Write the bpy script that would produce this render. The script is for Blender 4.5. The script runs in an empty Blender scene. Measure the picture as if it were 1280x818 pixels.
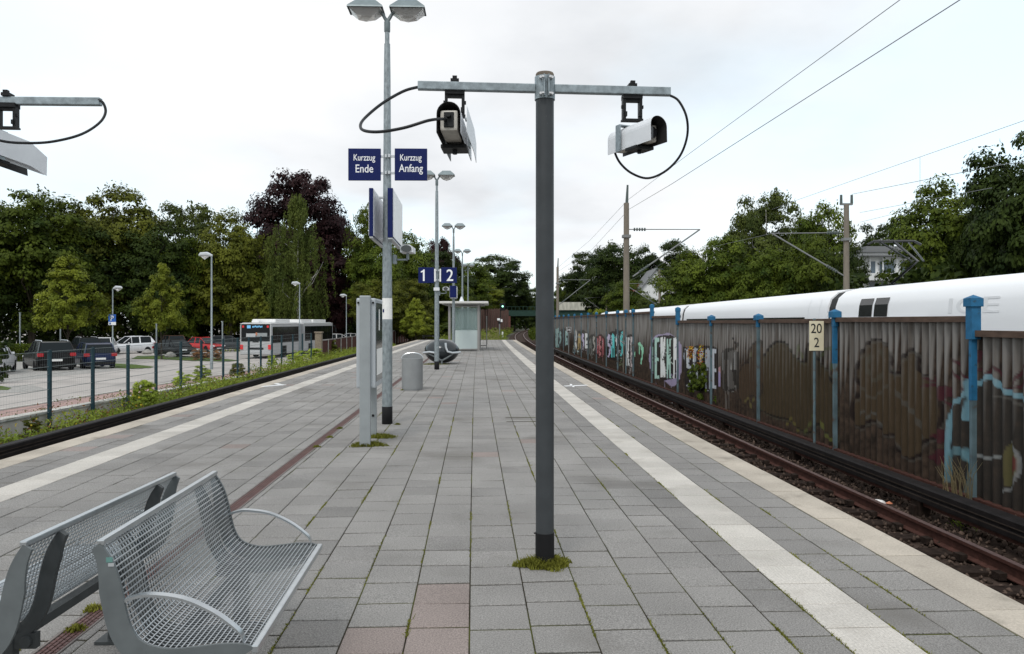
import bpy, bmesh, math, random
import numpy as np
from mathutils import Vector, Matrix
R = math.radians
SC = bpy.context.scene
COL = SC.collection

# ------------------------------------------------------------------ camera, sky, sun, exposure
F, CX, HY, EYE = 950.0, 640.0, 402.0, 1.6          # focal length in pixels of the photograph, horizon row, eye height
cam_d = bpy.data.cameras.new('camera'); cam = bpy.data.objects.new('camera', cam_d); COL.objects.link(cam)
cam.location = (0, 0, EYE); cam.rotation_euler = (R(90), 0, 0)
cam_d.sensor_width = 36; cam_d.lens = F / 1280 * 36; cam_d.shift_y = -7 / 1280
cam_d.clip_start = 0.05; cam_d.clip_end = 6000
SC.camera = cam

SUN_EL, SUN_AZ = R(52), R(200)                      # azimuth measured clockwise from +Y
world = bpy.data.worlds.new('World'); SC.world = world; world.use_nodes = True
def build_world():
    nt = world.node_tree; nt.nodes.clear(); N = nt.nodes.new; L = nt.links.new
    out = N('ShaderNodeOutputWorld'); bg = N('ShaderNodeBackground'); bg.inputs['Strength'].default_value = 0.1
    sky = N('ShaderNodeTexSky'); sky.sky_type = 'NISHITA'; sky.sun_disc = False
    sky.sun_elevation = SUN_EL; sky.sun_rotation = SUN_AZ; sky.air_density = 1.0; sky.dust_density = 1.5
    tc = N('ShaderNodeTexCoord'); sep = N('ShaderNodeSeparateXYZ'); L(tc.outputs['Generated'], sep.inputs[0])
    zz = N('ShaderNodeMath'); zz.operation = 'MAXIMUM'; L(sep.outputs['Z'], zz.inputs[0]); zz.inputs[1].default_value = 0.0
    za = N('ShaderNodeMath'); za.operation = 'ADD'; L(zz.outputs[0], za.inputs[0]); za.inputs[1].default_value = 0.22
    dx = N('ShaderNodeMath'); dx.operation = 'DIVIDE'; L(sep.outputs['X'], dx.inputs[0]); L(za.outputs[0], dx.inputs[1])
    dy = N('ShaderNodeMath'); dy.operation = 'DIVIDE'; L(sep.outputs['Y'], dy.inputs[0]); L(za.outputs[0], dy.inputs[1])
    cmb = N('ShaderNodeCombineXYZ'); L(dx.outputs[0], cmb.inputs[0]); L(dy.outputs[0], cmb.inputs[1]); cmb.inputs[2].default_value = 3.7
    n1 = N('ShaderNodeTexNoise'); n1.inputs['Scale'].default_value = 0.62; n1.inputs['Detail'].default_value = 7; n1.inputs['Roughness'].default_value = 0.52
    L(cmb.outputs[0], n1.inputs['Vector'])
    # cloud brightness: greyer bellies, bright tops
    r1 = N('ShaderNodeValToRGB'); L(n1.outputs['Fac'], r1.inputs[0])
    e = r1.color_ramp.elements
    e[0].position = 0.33; e[0].color = (0.63, 0.655, 0.69, 1)
    e[1].position = 0.60; e[1].color = (1.0, 1.0, 1.0, 1)
    m = e.new(0.46); m.color = (0.86, 0.88, 0.905, 1)
    sc = N('ShaderNodeVectorMath'); sc.operation = 'SCALE'; L(r1.outputs[0], sc.inputs[0]); sc.inputs['Scale'].default_value = 10.8
    # gaps where thin bright blue shows
    n2 = N('ShaderNodeTexNoise'); n2.inputs['Scale'].default_value = 0.42; n2.inputs['Detail'].default_value = 5
    mp = N('ShaderNodeVectorMath'); mp.operation = 'ADD'; L(cmb.outputs[0], mp.inputs[0]); mp.inputs[1].default_value = (3.2, 0.4, 5.0)
    L(mp.outputs[0], n2.inputs['Vector'])
    r2 = N('ShaderNodeValToRGB'); L(n2.outputs['Fac'], r2.inputs[0])
    r2.color_ramp.elements[0].position = 0.45; r2.color_ramp.elements[0].color = (0, 0, 0, 1)
    r2.color_ramp.elements[1].position = 0.58; r2.color_ramp.elements[1].color = (0.8, 0.8, 0.8, 1)
    sk = N('ShaderNodeVectorMath'); sk.operation = 'MULTIPLY_ADD'; L(sky.outputs[0], sk.inputs[0])
    sk.inputs[1].default_value = (1.0, 1.0, 1.0); sk.inputs[2].default_value = (6.9, 8.3, 8.4)   # veil of thin cloud over the blue
    mx = N('ShaderNodeMix'); mx.data_type = 'RGBA'; L(r2.outputs[0], mx.inputs['Factor']); L(sc.outputs[0], mx.inputs['A']); L(sk.outputs[0], mx.inputs['B'])
    L(mx.outputs['Result'], bg.inputs['Color']); L(bg.outputs[0], out.inputs['Surface'])
build_world()
sun_d = bpy.data.lights.new('sun', 'SUN'); sun_d.energy = 1.45; sun_d.angle = R(18); sun_d.color = (1.0, 0.96, 0.9)
sun = bpy.data.objects.new('sun', sun_d); COL.objects.link(sun)
sdir = Vector((math.sin(SUN_AZ) * math.cos(SUN_EL), math.cos(SUN_AZ) * math.cos(SUN_EL), math.sin(SUN_EL)))
sun.rotation_euler = sdir.to_track_quat('Z', 'Y').to_euler(); sun.location = sdir * 60
SC.view_settings.view_transform = 'Standard'; SC.view_settings.look = 'None'
SC.view_settings.exposure = 0.0; SC.view_settings.gamma = 1.0; SC.view_settings.use_curve_mapping = False
SC.cycles.max_bounces = 8; SC.cycles.transparent_max_bounces = 16

# ------------------------------------------------------------------ measuring helpers
def xR(y):                                          # right platform edge: a long gentle curve, tighter beyond the platform
    v = 3.116 - 0.052 * y + 0.000153 * y * y
    if y > 70: v += 0.0002 * (y - 70) ** 2
    return v
def at(px, py, Y): return Vector(((px - CX) / F * Y, Y, EYE - (py - HY) / F * Y))
def gp(px, py, z=0.0):
    Y = F * (EYE - z) / (py - HY); return at(px, py, Y)
def zpark(y): return -0.42 - 0.0165 * min(max(y, 0), 62)
def pk(px, py):                                     # a point on the sloping car park
    d = py - HY
    Y = F * 2.02 / (d - 0.0165 * F)
    if Y > 62 or Y < 0: Y = F * (EYE - zpark(62)) / d
    return at(px, py, Y)
def yw(px, off):                                    # depth at which a line parallel to the platform crosses column px
    k = (px - CX) / F; a, b = 1.0, 180.0
    f = lambda y: xR(y) + off - k * y
    s = f(a)
    for _ in range(60):
        m = (a + b) / 2
        if (f(m) > 0) == (s > 0): a = m
        else: b = m
    return a

# ------------------------------------------------------------------ materials
def lk(nt, a, b): nt.links.new(a, b)
def mat(name, col, rough=0.6, metal=0.0, nscale=None, namt=0.25, bump=0.0, bscale=None, rnd=0.0, spec=0.5, stretch=None, detail=5,
        alpha=None, trans=0.0, spot=None, emit=None, objrnd=0.0, coat=0.0, speck=None):
    m = bpy.data.materials.new(name); m.use_nodes = True; nt = m.node_tree; p = nt.nodes['Principled BSDF']
    N = nt.nodes.new
    c = (col[0], col[1], col[2], 1)
    p.inputs['Base Color'].default_value = c; p.inputs['Roughness'].default_value = rough; p.inputs['Metallic'].default_value = metal
    p.inputs['Specular IOR Level'].default_value = spec; p.inputs['Coat Weight'].default_value = coat
    src = None
    tc = N('ShaderNodeTexCoord'); vec = tc.outputs['Object']
    if stretch:
        mp = N('ShaderNodeMapping'); mp.inputs['Scale'].default_value = stretch; lk(nt, vec, mp.inputs[0]); vec = mp.outputs[0]
    hsv = N('ShaderNodeHueSaturation'); hsv.inputs['Color'].default_value = c; src = None
    val = None
    def addv(x, amt):
        nonlocal val
        mm = N('ShaderNodeMapRange'); lk(nt, x, mm.inputs[0]); mm.inputs[3].default_value = 1 - amt; mm.inputs[4].default_value = 1 + amt
        if val is None: val = mm.outputs[0]
        else:
            q = N('ShaderNodeMath'); q.operation = 'MULTIPLY'; lk(nt, val, q.inputs[0]); lk(nt, mm.outputs[0], q.inputs[1]); val = q.outputs[0]
    if nscale:
        n = N('ShaderNodeTexNoise'); n.inputs['Scale'].default_value = nscale; n.inputs['Detail'].default_value = detail; lk(nt, vec, n.inputs['Vector'])
        st = N('ShaderNodeMapRange'); st.inputs[1].default_value = 0.25; st.inputs[2].default_value = 0.75; lk(nt, n.outputs['Fac'], st.inputs[0])
        addv(st.outputs[0], namt)
    if rnd:
        g = N('ShaderNodeNewGeometry'); addv(g.outputs['Random Per Island'], rnd)
    if objrnd:
        oi = N('ShaderNodeObjectInfo'); addv(oi.outputs['Random'], objrnd)
    if speck:
        g2 = N('ShaderNodeTexNoise'); g2.inputs['Scale'].default_value = speck[0]; g2.inputs['Detail'].default_value = 3; g2.inputs['Roughness'].default_value = 0.8; lk(nt, vec, g2.inputs['Vector'])
        s2 = N('ShaderNodeMapRange'); s2.inputs[1].default_value = 0.3; s2.inputs[2].default_value = 0.7; lk(nt, g2.outputs['Fac'], s2.inputs[0]); addv(s2.outputs[0], speck[1])
    if val is not None:
        lk(nt, val, hsv.inputs['Value']); src = hsv.outputs[0]
    if spot:                                        # (colour, scale, threshold lo, hi)
        n = N('ShaderNodeTexNoise'); n.inputs['Scale'].default_value = spot[1]; n.inputs['Detail'].default_value = 6; lk(nt, vec, n.inputs['Vector'])
        rr = N('ShaderNodeMapRange'); rr.inputs[1].default_value = spot[2]; rr.inputs[2].default_value = spot[3]; lk(nt, n.outputs['Fac'], rr.inputs[0])
        mx = N('ShaderNodeMix'); mx.data_type = 'RGBA'; lk(nt, rr.outputs[0], mx.inputs['Factor'])
        if src is None: mx.inputs['A'].default_value = c
        else: lk(nt, src, mx.inputs['A'])
        mx.inputs['B'].default_value = (*spot[0], 1); src = mx.outputs['Result']
    if src is not None: lk(nt, src, p.inputs['Base Color'])
    if bump:
        nb = N('ShaderNodeTexNoise'); nb.inputs['Scale'].default_value = bscale or 60; nb.inputs['Detail'].default_value = 4; lk(nt, vec, nb.inputs['Vector'])
        bp = N('ShaderNodeBump'); bp.inputs['Strength'].default_value = bump; bp.inputs['Distance'].default_value = 0.01
        lk(nt, nb.outputs['Fac'], bp.inputs['Height']); lk(nt, bp.outputs[0], p.inputs['Normal'])
    if alpha is not None: p.inputs['Alpha'].default_value = alpha
    if trans: p.inputs['Transmission Weight'].default_value = trans
    if emit: p.inputs['Emission Color'].default_value = (*emit[0], 1); p.inputs['Emission Strength'].default_value = emit[1]
    return m
def leaf_mat(name, c1, c2, rnd=0.35):
    m = bpy.data.materials.new(name); m.use_nodes = True; nt = m.node_tree; N = nt.nodes.new
    p = nt.nodes['Principled BSDF']; out = nt.nodes['Material Output']
    tc = N('ShaderNodeTexCoord'); n = N('ShaderNodeTexNoise'); n.inputs['Scale'].default_value = 0.6; n.inputs['Detail'].default_value = 2; lk(nt, tc.outputs['Object'], n.inputs['Vector'])
    g = N('ShaderNodeNewGeometry'); oi = N('ShaderNodeObjectInfo')
    a = N('ShaderNodeMath'); a.operation = 'MULTIPLY_ADD'; lk(nt, g.outputs['Random Per Island'], a.inputs[0]); a.inputs[1].default_value = 0.16; lk(nt, n.outputs['Fac'], a.inputs[2])
    b = N('ShaderNodeMapRange'); b.inputs[1].default_value = 0.34; b.inputs[2].default_value = 0.80; lk(nt, a.outputs[0], b.inputs[0])
    mx = N('ShaderNodeMix'); mx.data_type = 'RGBA'; lk(nt, b.outputs[0], mx.inputs['Factor']); mx.inputs['A'].default_value = (*c1, 1); mx.inputs['B'].default_value = (*c2, 1)
    h = N('ShaderNodeHueSaturation'); lk(nt, mx.outputs['Result'], h.inputs['Color'])
    v = N('ShaderNodeMapRange'); lk(nt, oi.outputs['Random'], v.inputs[0]); v.inputs[3].default_value = 1 - rnd * 0.6; v.inputs[4].default_value = 1 + rnd * 0.6; lk(nt, v.outputs[0], h.inputs['Value'])
    lk(nt, h.outputs[0], p.inputs['Base Color']); p.inputs['Roughness'].default_value = 0.55; p.inputs['Specular IOR Level'].default_value = 0.08
    t = N('ShaderNodeBsdfTranslucent'); lk(nt, h.outputs[0], t.inputs['Color'])
    ms = N('ShaderNodeMixShader'); ms.inputs[0].default_value = 0.16; lk(nt, p.outputs[0], ms.inputs[1]); lk(nt, t.outputs[0], ms.inputs[2]); lk(nt, ms.outputs[0], out.inputs['Surface'])
    return m

M = {}
def mk(k, *a, **kw): M[k] = mat(k, *a, **kw); return M[k]
mk('galvanised', (0.25, 0.285, 0.30), 0.45, 0.5, nscale=26, namt=0.32, stretch=(1, 1, 0.5), bump=0.05)
mk('galv_beam', (0.24, 0.28, 0.30), 0.5, 0.5, nscale=22, namt=0.35)
mk('pole_grey', (0.043, 0.048, 0.052), 0.5, 0.1, nscale=7, namt=0.16, spec=0.3, spot=((0.20, 0.20, 0.19), 55, 0.74, 0.78))
mk('rust_cap', (0.105, 0.083, 0.062), 0.8, 0.0, nscale=14, namt=0.4)
mk('black_sleeve', (0.008, 0.008, 0.009), 0.6, spec=0.2)
mk('black_plastic', (0.010, 0.011, 0.012), 0.5, nscale=20, namt=0.3, spec=0.2)
mk('cable_black', (0.010, 0.011, 0.013), 0.45, spec=0.3)
mk('white_metal', (0.66, 0.68, 0.71), 0.35, 0.0, nscale=5, namt=0.08, spot=((0.35, 0.34, 0.31), 9, 0.66, 0.8))
mk('hood_inside', (0.02, 0.02, 0.02), 0.6)
mk('housing', (0.42, 0.40, 0.36), 0.5, nscale=16, namt=0.25)
mk('steel_bolt', (0.6, 0.6, 0.6), 0.3, 0.9)
mk('lens', (0.01, 0.01, 0.012), 0.05, spec=0.8)
mk('bench_silver', (0.50, 0.53, 0.55), 0.30, 0.9, nscale=14, namt=0.1)
mk('bench_frame', (0.13, 0.145, 0.15), 0.45, 0.3, nscale=12, namt=0.14, spec=0.3)
mk('bench_dark', (0.060, 0.066, 0.068), 0.55, 0.2, nscale=12, namt=0.2, spec=0.25)
mk('sticker_green', (0.10, 0.22, 0.20), 0.6)
mk('sign_blue', (0.006, 0.013, 0.085), 0.5, nscale=3, namt=0.1, spec=0.15)
mk('sign_white', (0.80, 0.81, 0.82), 0.4)
mk('sign_edge', (0.5, 0.52, 0.54), 0.4, 0.5)
mk('paper', (0.74, 0.74, 0.72), 0.7, nscale=20, namt=0.06)
mk('lamp_glass', (0.86, 0.84, 0.82), 0.18, trans=0.55, alpha=0.75)
mk('lamp_hood', (0.17, 0.205, 0.215), 0.45, 0.4, nscale=9, namt=0.15)
mk('lamp_inner', (0.10, 0.10, 0.10), 0.5)
mk('case_grey', (0.40, 0.43, 0.455), 0.42, 0.25, nscale=4, namt=0.06)
mk('case_post', (0.29, 0.315, 0.325), 0.45, 0.35, nscale=6, namt=0.1)
mk('case_glass', (0.03, 0.045, 0.05), 0.08, spec=0.45)
mk('bin_grey', (0.27, 0.28, 0.285), 0.4, 0.5, nscale=5, namt=0.08)
mk('shell_dark', (0.030, 0.036, 0.040), 0.16, 0.3, spec=0.5)
mk('slab', (0.230, 0.221, 0.211), 0.85, nscale=0.9, namt=0.18, rnd=0.055, bump=0.7, bscale=110, spec=0.25, speck=(115, 0.55), spot=((0.135, 0.126, 0.114), 0.75, 0.57, 0.74))
mk('slab_dark', (0.202, 0.194, 0.186), 0.85, nscale=1.1, namt=0.18, rnd=0.055, bump=0.7, bscale=110, spec=0.25, speck=(115, 0.55), spot=((0.125, 0.117, 0.107), 0.75, 0.57, 0.74))
mk('slab_red', (0.236, 0.197, 0.182), 0.85, nscale=1.3, namt=0.15, rnd=0.06, bump=0.7, bscale=110, spec=0.25, speck=(115, 0.5))
mk('joint', (0.040, 0.036, 0.027), 0.95, nscale=7, namt=0.5, spec=0.0, spot=((0.070, 0.076, 0.020), 1.2, 0.46, 0.60))
mk('edge_beige', (0.39, 0.348, 0.295), 0.9, nscale=2.2, namt=0.18, rnd=0.10, bump=0.4, bscale=90, spec=0.2, speck=(70, 0.20), spot=((0.20, 0.18, 0.15), 3.1, 0.56, 0.76))
mk('concrete', (0.43, 0.42, 0.39), 0.85, nscale=3, namt=0.28, stretch=(1, 1, 0.35), bump=0.15, bscale=30, spot=((0.14, 0.14, 0.10), 1.6, 0.58, 0.76))
mk('drain_red', (0.105, 0.052, 0.048), 0.7, nscale=9, namt=0.25)
mk('drain_frame', (0.16, 0.135, 0.125), 0.7, nscale=9, namt=0.25)
mk('ballast', (0.045, 0.032, 0.026), 0.95, nscale=9, namt=0.5, bump=1.0, bscale=22, spec=0.05, spot=((0.085, 0.065, 0.055), 30, 0.6, 0.7))
mk('stone', (0.060, 0.042, 0.033), 0.95, rnd=0.65, nscale=3, namt=0.3, spec=0.1)
mk('sleeper', (0.024, 0.017, 0.014), 0.95, nscale=12, namt=0.5, spec=0.05, bump=0.6, bscale=25)
mk('rail_side', (0.060, 0.026, 0.020), 0.8, nscale=12, namt=0.35, spec=0.15)
mk('rail_top', (0.24, 0.16, 0.15), 0.35, 0.7, nscale=10, namt=0.2)
mk('cover_black', (0.010, 0.008, 0.008), 0.6, nscale=6, namt=0.45, spec=0.14)
mk('cover_edge', (0.040, 0.030, 0.024), 0.7, nscale=6, namt=0.4, spec=0.15)
mk('asphalt', (0.365, 0.338, 0.318), 0.9, nscale=0.5, namt=0.12, bump=0.2, bscale=90, spec=0.2, spot=((0.29, 0.270, 0.255), 0.35, 0.52, 0.62))
mk('cobble', (0.27, 0.26, 0.245), 0.9, nscale=6, namt=0.4, bump=0.5, bscale=8)
mk('pink_path', (0.33, 0.225, 0.205), 0.9, nscale=3, namt=0.2, bump=0.2, bscale=20, spec=0.2)
mk('earth', (0.045, 0.043, 0.026), 0.95, nscale=0.6, namt=0.5)
mk('lawn', (0.075, 0.11, 0.03), 0.95, nscale=2, namt=0.5, bump=0.6, bscale=25, spec=0.05)
mk('fence_green', (0.014, 0.040, 0.052), 0.6, nscale=5, namt=0.2, spec=0.2)
mk('fence_wire', (0.20, 0.225, 0.225), 0.6, spec=0.2)
mk('panel_brown', (0.085, 0.038, 0.032), 0.9, nscale=3, namt=0.25, stretch=(4, 4, 1), spec=0.1)
mk('post_pale', (0.40, 0.40, 0.37), 0.7, nscale=5, namt=0.2)
mk('brick', (0.20, 0.165, 0.125), 0.9, nscale=12, namt=0.3)
mk('blue_paint', (0.020, 0.118, 0.235), 0.6, nscale=9, namt=0.22, spec=0.2, spot=((0.03, 0.05, 0.065), 12, 0.62, 0.78))
mk('post_steel', (0.10, 0.15, 0.17), 0.55, 0.2, nscale=4, namt=0.35, spot=((0.09, 0.05, 0.03), 6, 0.56, 0.7))
mk('coping', (0.090, 0.060, 0.046), 0.85, nscale=7, namt=0.35, stretch=(3, 0.6, 3), spec=0.15)
mk('train_white', (0.80, 0.81, 0.83), 0.4, nscale=0.7, namt=0.02, stretch=(1, 0.2, 1), spec=0.3)
mk('train_grey', (0.755, 0.765, 0.785), 0.5)
mk('train_black', (0.012, 0.013, 0.015), 0.2)
mk('train_gap', (0.02, 0.02, 0.02), 0.8)
mk('mast_concrete', (0.175, 0.150, 0.120), 0.85, nscale=4, namt=0.2, stretch=(1, 1, 0.3))
mk('mast_metal', (0.20, 0.205, 0.205), 0.6, 0.1, spec=0.2)
mk('insulator', (0.055, 0.075, 0.07), 0.3)
mk('wire', (0.20, 0.21, 0.22), 0.6, spec=0.2)
mk('km_cream', (0.66, 0.60, 0.43), 0.6, nscale=6, namt=0.1, spot=((0.28, 0.17, 0.09), 9, 0.64, 0.76))
mk('ink', (0.012, 0.012, 0.012), 0.6)
mk('tyre', (0.010, 0.010, 0.011), 0.9, spec=0.1)
mk('rim', (0.36, 0.37, 0.38), 0.35, 0.7)
mk('car_glass', (0.010, 0.014, 0.016), 0.15, spec=0.15)
mk('tail_red', (0.30, 0.010, 0.016), 0.25, emit=((0.9, 0.02, 0.03), 0.05))
mk('tail_lit', (0.42, 0.012, 0.016), 0.3, emit=((1.0, 0.04, 0.04), 0.22))
mk('head_glass', (0.72, 0.74, 0.75), 0.12)
mk('plate', (0.75, 0.75, 0.74), 0.4)
mk('dark_trim', (0.012, 0.012, 0.013), 0.7, spec=0.2)
mk('bus_silver', (0.42, 0.43, 0.44), 0.45, 0.1, nscale=2, namt=0.06, spec=0.3)
mk('bus_white', (0.72, 0.72, 0.72), 0.35)
mk('bus_black', (0.006, 0.008, 0.009), 0.12, spec=0.25)
mk('bus_led', (0.1, 0.3, 0.5), 0.4, emit=((0.20, 0.55, 0.9), 0.45))
mk('bellows', (0.30, 0.31, 0.32), 0.8)
mk('signal_green', (0.05, 0.6, 0.3), 0.3, emit=((0.35, 1.0, 0.65), 4.0))
mk('house_white', (0.66, 0.67, 0.67), 0.7, nscale=1.5, namt=0.06)
mk('house_glass', (0.07, 0.10, 0.125), 0.08)
mk('roof_red', (0.22, 0.035, 0.03), 0.8, nscale=5, namt=0.25)
mk('roof_grey', (0.16, 0.165, 0.17), 0.8)
mk('bridge_green', (0.022, 0.048, 0.038), 0.7, nscale=2, namt=0.2, spec=0.15)
mk('bridge_concrete', (0.42, 0.41, 0.35), 0.8, nscale=1.2, namt=0.3, stretch=(1.5, 1, 0.4))
mk('abutment', (0.125, 0.060, 0.050), 0.9, nscale=2, namt=0.35, spec=0.1)
mk('glass_frost', (0.56, 0.64, 0.635), 0.45, alpha=0.72)
mk('glass_clear', (0.30, 0.40, 0.385), 0.08, alpha=0.42, spec=0.6)
mk('shelter_grey', (0.27, 0.26, 0.25), 0.5, 0.2)
mk('shelter_roof', (0.62, 0.61, 0.58), 0.5)
mk('bark', (0.042, 0.036, 0.028), 0.95, nscale=7, namt=0.35, stretch=(1, 1, 0.25), spec=0.1)
mk('bark_birch', (0.36, 0.35, 0.32), 0.8, nscale=6, namt=0.5, stretch=(1, 1, 3))
mk('boulder', (0.26, 0.25, 0.23), 0.9, nscale=5, namt=0.35, bump=0.5, bscale=9)
mk('litter', (0.72, 0.70, 0.68), 0.6)
mk('litter_orange', (0.45, 0.16, 0.08), 0.6)
M['leaf_mid'] = leaf_mat('leaf_mid', (0.02, 0.038, 0.005), (0.1, 0.13, 0.015))
M['leaf_deep'] = leaf_mat('leaf_deep', (0.008, 0.018, 0.005), (0.045, 0.066, 0.011))
M['leaf_olive'] = leaf_mat('leaf_olive', (0.034, 0.044, 0.006), (0.125, 0.135, 0.017))
M['leaf_fresh'] = leaf_mat('leaf_fresh', (0.062, 0.086, 0.008), (0.195, 0.22, 0.024))
M['leaf_copper'] = leaf_mat('leaf_copper', (0.013, 0.006, 0.007), (0.042, 0.018, 0.019))
M['leaf_birch'] = leaf_mat('leaf_birch', (0.028, 0.044, 0.01), (0.105, 0.128, 0.028))
M['leaf_weed'] = leaf_mat('leaf_weed', (0.105, 0.155, 0.022), (0.31, 0.37, 0.06))
M['leaf_bright'] = leaf_mat('leaf_bright', (0.12, 0.18, 0.018), (0.38, 0.46, 0.06))
M['leaf_rust'] = leaf_mat('leaf_rust', (0.1, 0.055, 0.022), (0.26, 0.12, 0.045))
M['leaf_dry'] = leaf_mat('leaf_dry', (0.20, 0.16, 0.085), (0.40, 0.34, 0.20))
M['leaf_moss'] = leaf_mat('leaf_moss', (0.075, 0.085, 0.012), (0.2, 0.2, 0.035))
M['flower_yellow'] = leaf_mat('flower_yellow', (0.40, 0.30, 0.02), (0.55, 0.45, 0.05))
M['flower_red'] = leaf_mat('flower_red', (0.30, 0.07, 0.03), (0.45, 0.22, 0.06))

# tactile paving: fine ribs running along the stripe
def ribbed():
    m = mat('tactile', (0.455, 0.43, 0.395), 0.9, nscale=1.6, namt=0.14, rnd=0.09, spec=0.15, speck=(75, 0.24), spot=((0.30, 0.275, 0.24), 2.4, 0.54, 0.82)); nt = m.node_tree; p = nt.nodes['Principled BSDF']; N = nt.nodes.new
    tc = N('ShaderNodeTexCoord'); mp = N('ShaderNodeMapping'); mp.inputs['Rotation'].default_value = (0, 0, R(-2.6)); lk(nt, tc.outputs['Object'], mp.inputs[0])
    w = N('ShaderNodeTexWave'); w.bands_direction = 'X'; w.inputs['Scale'].default_value = 14; lk(nt, mp.outputs[0], w.inputs['Vector'])
    b = N('ShaderNodeBump'); b.inputs['Strength'].default_value = 0.7; b.inputs['Distance'].default_value = 0.004; lk(nt, w.outputs['Fac'], b.inputs['Height']); lk(nt, b.outputs[0], p.inputs['Normal'])
    M['tactile'] = m
ribbed()

# ------------------------------------------------------------------ mesh helpers
def setp(o, label=None, cat=None, group=None, kind=None):
    if label: o['label'] = label
    if cat: o['category'] = cat
    if group: o['group'] = group
    if kind: o['kind'] = kind
    return o
def thing(name, label, cat, loc=(0, 0, 0), rz=0.0, group=None):
    o = bpy.data.objects.new(name, None); o.empty_display_size = 0.2; COL.objects.link(o)
    o.location = loc; o.rotation_euler = (0, 0, rz); return setp(o, label, cat, group)
class MB:
    def __init__(s): s.v = []; s.f = []; s.m = []; s.T = Matrix.Identity(4); s.mi = 0
    def add(s, vs, fs, mi=None):
        b = len(s.v); T = s.T; mi = s.mi if mi is None else mi
        s.v += [tuple(T @ Vector(p)) for p in vs]
        s.f += [tuple(b + i for i in f) for f in fs]; s.m += [mi] * len(fs); return s
    def box(s, c, d, mi=None, rz=0.0, bev=0.0):
        x, y, z = d[0] / 2, d[1] / 2, d[2] / 2; ca, sa = math.cos(rz), math.sin(rz)
        def q(a, b_, c_): return (c[0] + a * ca - b_ * sa, c[1] + a * sa + b_ * ca, c[2] + c_)
        if bev <= 0:
            vs = [q(i, j, k) for i in (-x, x) for j in (-y, y) for k in (-z, z)]
            return s.add(vs, [(0, 1, 3, 2), (4, 6, 7, 5), (0, 4, 5, 1), (2, 3, 7, 6), (0, 2, 6, 4), (1, 5, 7, 3)], mi)
        bm = bmesh.new(); bmesh.ops.create_cube(bm, size=1)
        for v in bm.verts: v.co = Vector((v.co.x * d[0], v.co.y * d[1], v.co.z * d[2]))
        bmesh.ops.bevel(bm, geom=bm.edges[:], offset=bev, segments=2, affect='EDGES', profile=0.6)
        bm.verts.index_update(); vs = [q(*v.co) for v in bm.verts]; fs = [tuple(v.index for v in f.verts) for f in bm.faces]; bm.free()
        return s.add(vs, fs, mi)
    def tube(s, pts, r, n=8, mi=None, caps=True):
        pts = [Vector(p) for p in pts]; rs = r if isinstance(r, (list, tuple)) else [r] * len(pts)
        vs = []; fs = []; up = None
        for i, p in enumerate(pts):
            t = (pts[min(i + 1, len(pts) - 1)] - pts[max(i - 1, 0)]).normalized()
            if up is None:
                up = Vector((0, 0, 1)) if abs(t.z) < 0.9 else Vector((0, 1, 0))
            a = t.cross(up).normalized(); b = a.cross(t).normalized(); up = b
            for k in range(n):
                w = 2 * math.pi * (k + 0.5) / n; vs.append(p + (a * math.cos(w) + b * math.sin(w)) * rs[i])
        for i in range(len(pts) - 1):
            for k in range(n):
                fs.append((i * n + k, i * n + (k + 1) % n, (i + 1) * n + (k + 1) % n, (i + 1) * n + k))
        if caps: fs.append(tuple(range(n))); fs.append(tuple(range((len(pts) - 1) * n, len(pts) * n))[::-1])
        return s.add(vs, fs, mi)
    def lathe(s, prof, n=20, c=(0, 0, 0), mi=None, sx=1, sy=1):
        vs = []; fs = []
        for r, z in prof:
            for k in range(n):
                w = 2 * math.pi * k / n; vs.append((c[0] + r * sx * math.cos(w), c[1] + r * sy * math.sin(w), c[2] + z))
        for i in range(len(prof) - 1):
            for k in range(n): fs.append((i * n + k, i * n + (k + 1) % n, (i + 1) * n + (k + 1) % n, (i + 1) * n + k))
        if prof[0][0] > 1e-4: fs.append(tuple(range(n))[::-1])
        if prof[-1][0] > 1e-4: fs.append(tuple(range((len(prof) - 1) * n, len(prof) * n)))
        return s.add(vs, fs, mi)
    def prism(s, poly, axis, a, b, mi=None):        # polygon extruded along an axis: 'x' poly=(y,z), 'y' poly=(x,z), 'z' poly=(x,y)
        def q(p, t): return {'x': (t, p[0], p[1]), 'y': (p[0], t, p[1]), 'z': (p[0], p[1], t)}[axis]
        n = len(poly); vs = [q(p, a) for p in poly] + [q(p, b) for p in poly]
        fs = [tuple(range(n))[::-1], tuple(range(n, 2 * n))] + [(i, (i + 1) % n, n + (i + 1) % n, n + i) for i in range(n)]
        return s.add(vs, fs, mi)
    def sweep(s, prof, ys, fx, mi=None, closed=True, zf=None):   # a profile (offset, z) carried along the track curve
        n = len(prof); vs = []; fs = []
        for y in ys:
            for o, z in prof: vs.append((fx(y) + o, y, z + (zf(y) if zf else 0)))
        for i in range(len(ys) - 1):
            for k in range(n if closed else n - 1):
                fs.append((i * n + k, (i + 1) * n + k, (i + 1) * n + (k + 1) % n, i * n + (k + 1) % n))
        if closed: fs.append(tuple(range(n))); fs.append(tuple(range((len(ys) - 1) * n, len(ys) * n))[::-1])
        return s.add(vs, fs, mi)
    def build(s, name, mats, parent=None, smooth=False, fix=True):
        me = bpy.data.meshes.new(name); me.from_pydata(s.v, [], s.f)
        if not isinstance(mats, (list, tuple)): mats = [mats]
        for m in mats: me.materials.append(M[m] if isinstance(m, str) else m)
        me.polygons.foreach_set('material_index', s.m)
        if fix:
            bm = bmesh.new(); bm.from_mesh(me); bmesh.ops.recalc_face_normals(bm, faces=bm.faces[:]); bm.to_mesh(me); bm.free()
        if smooth:
            me.polygons.foreach_set('use_smooth', [True] * len(me.polygons))
            if hasattr(me, 'set_sharp_from_angle'): me.set_sharp_from_angle(angle=R(40))
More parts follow.
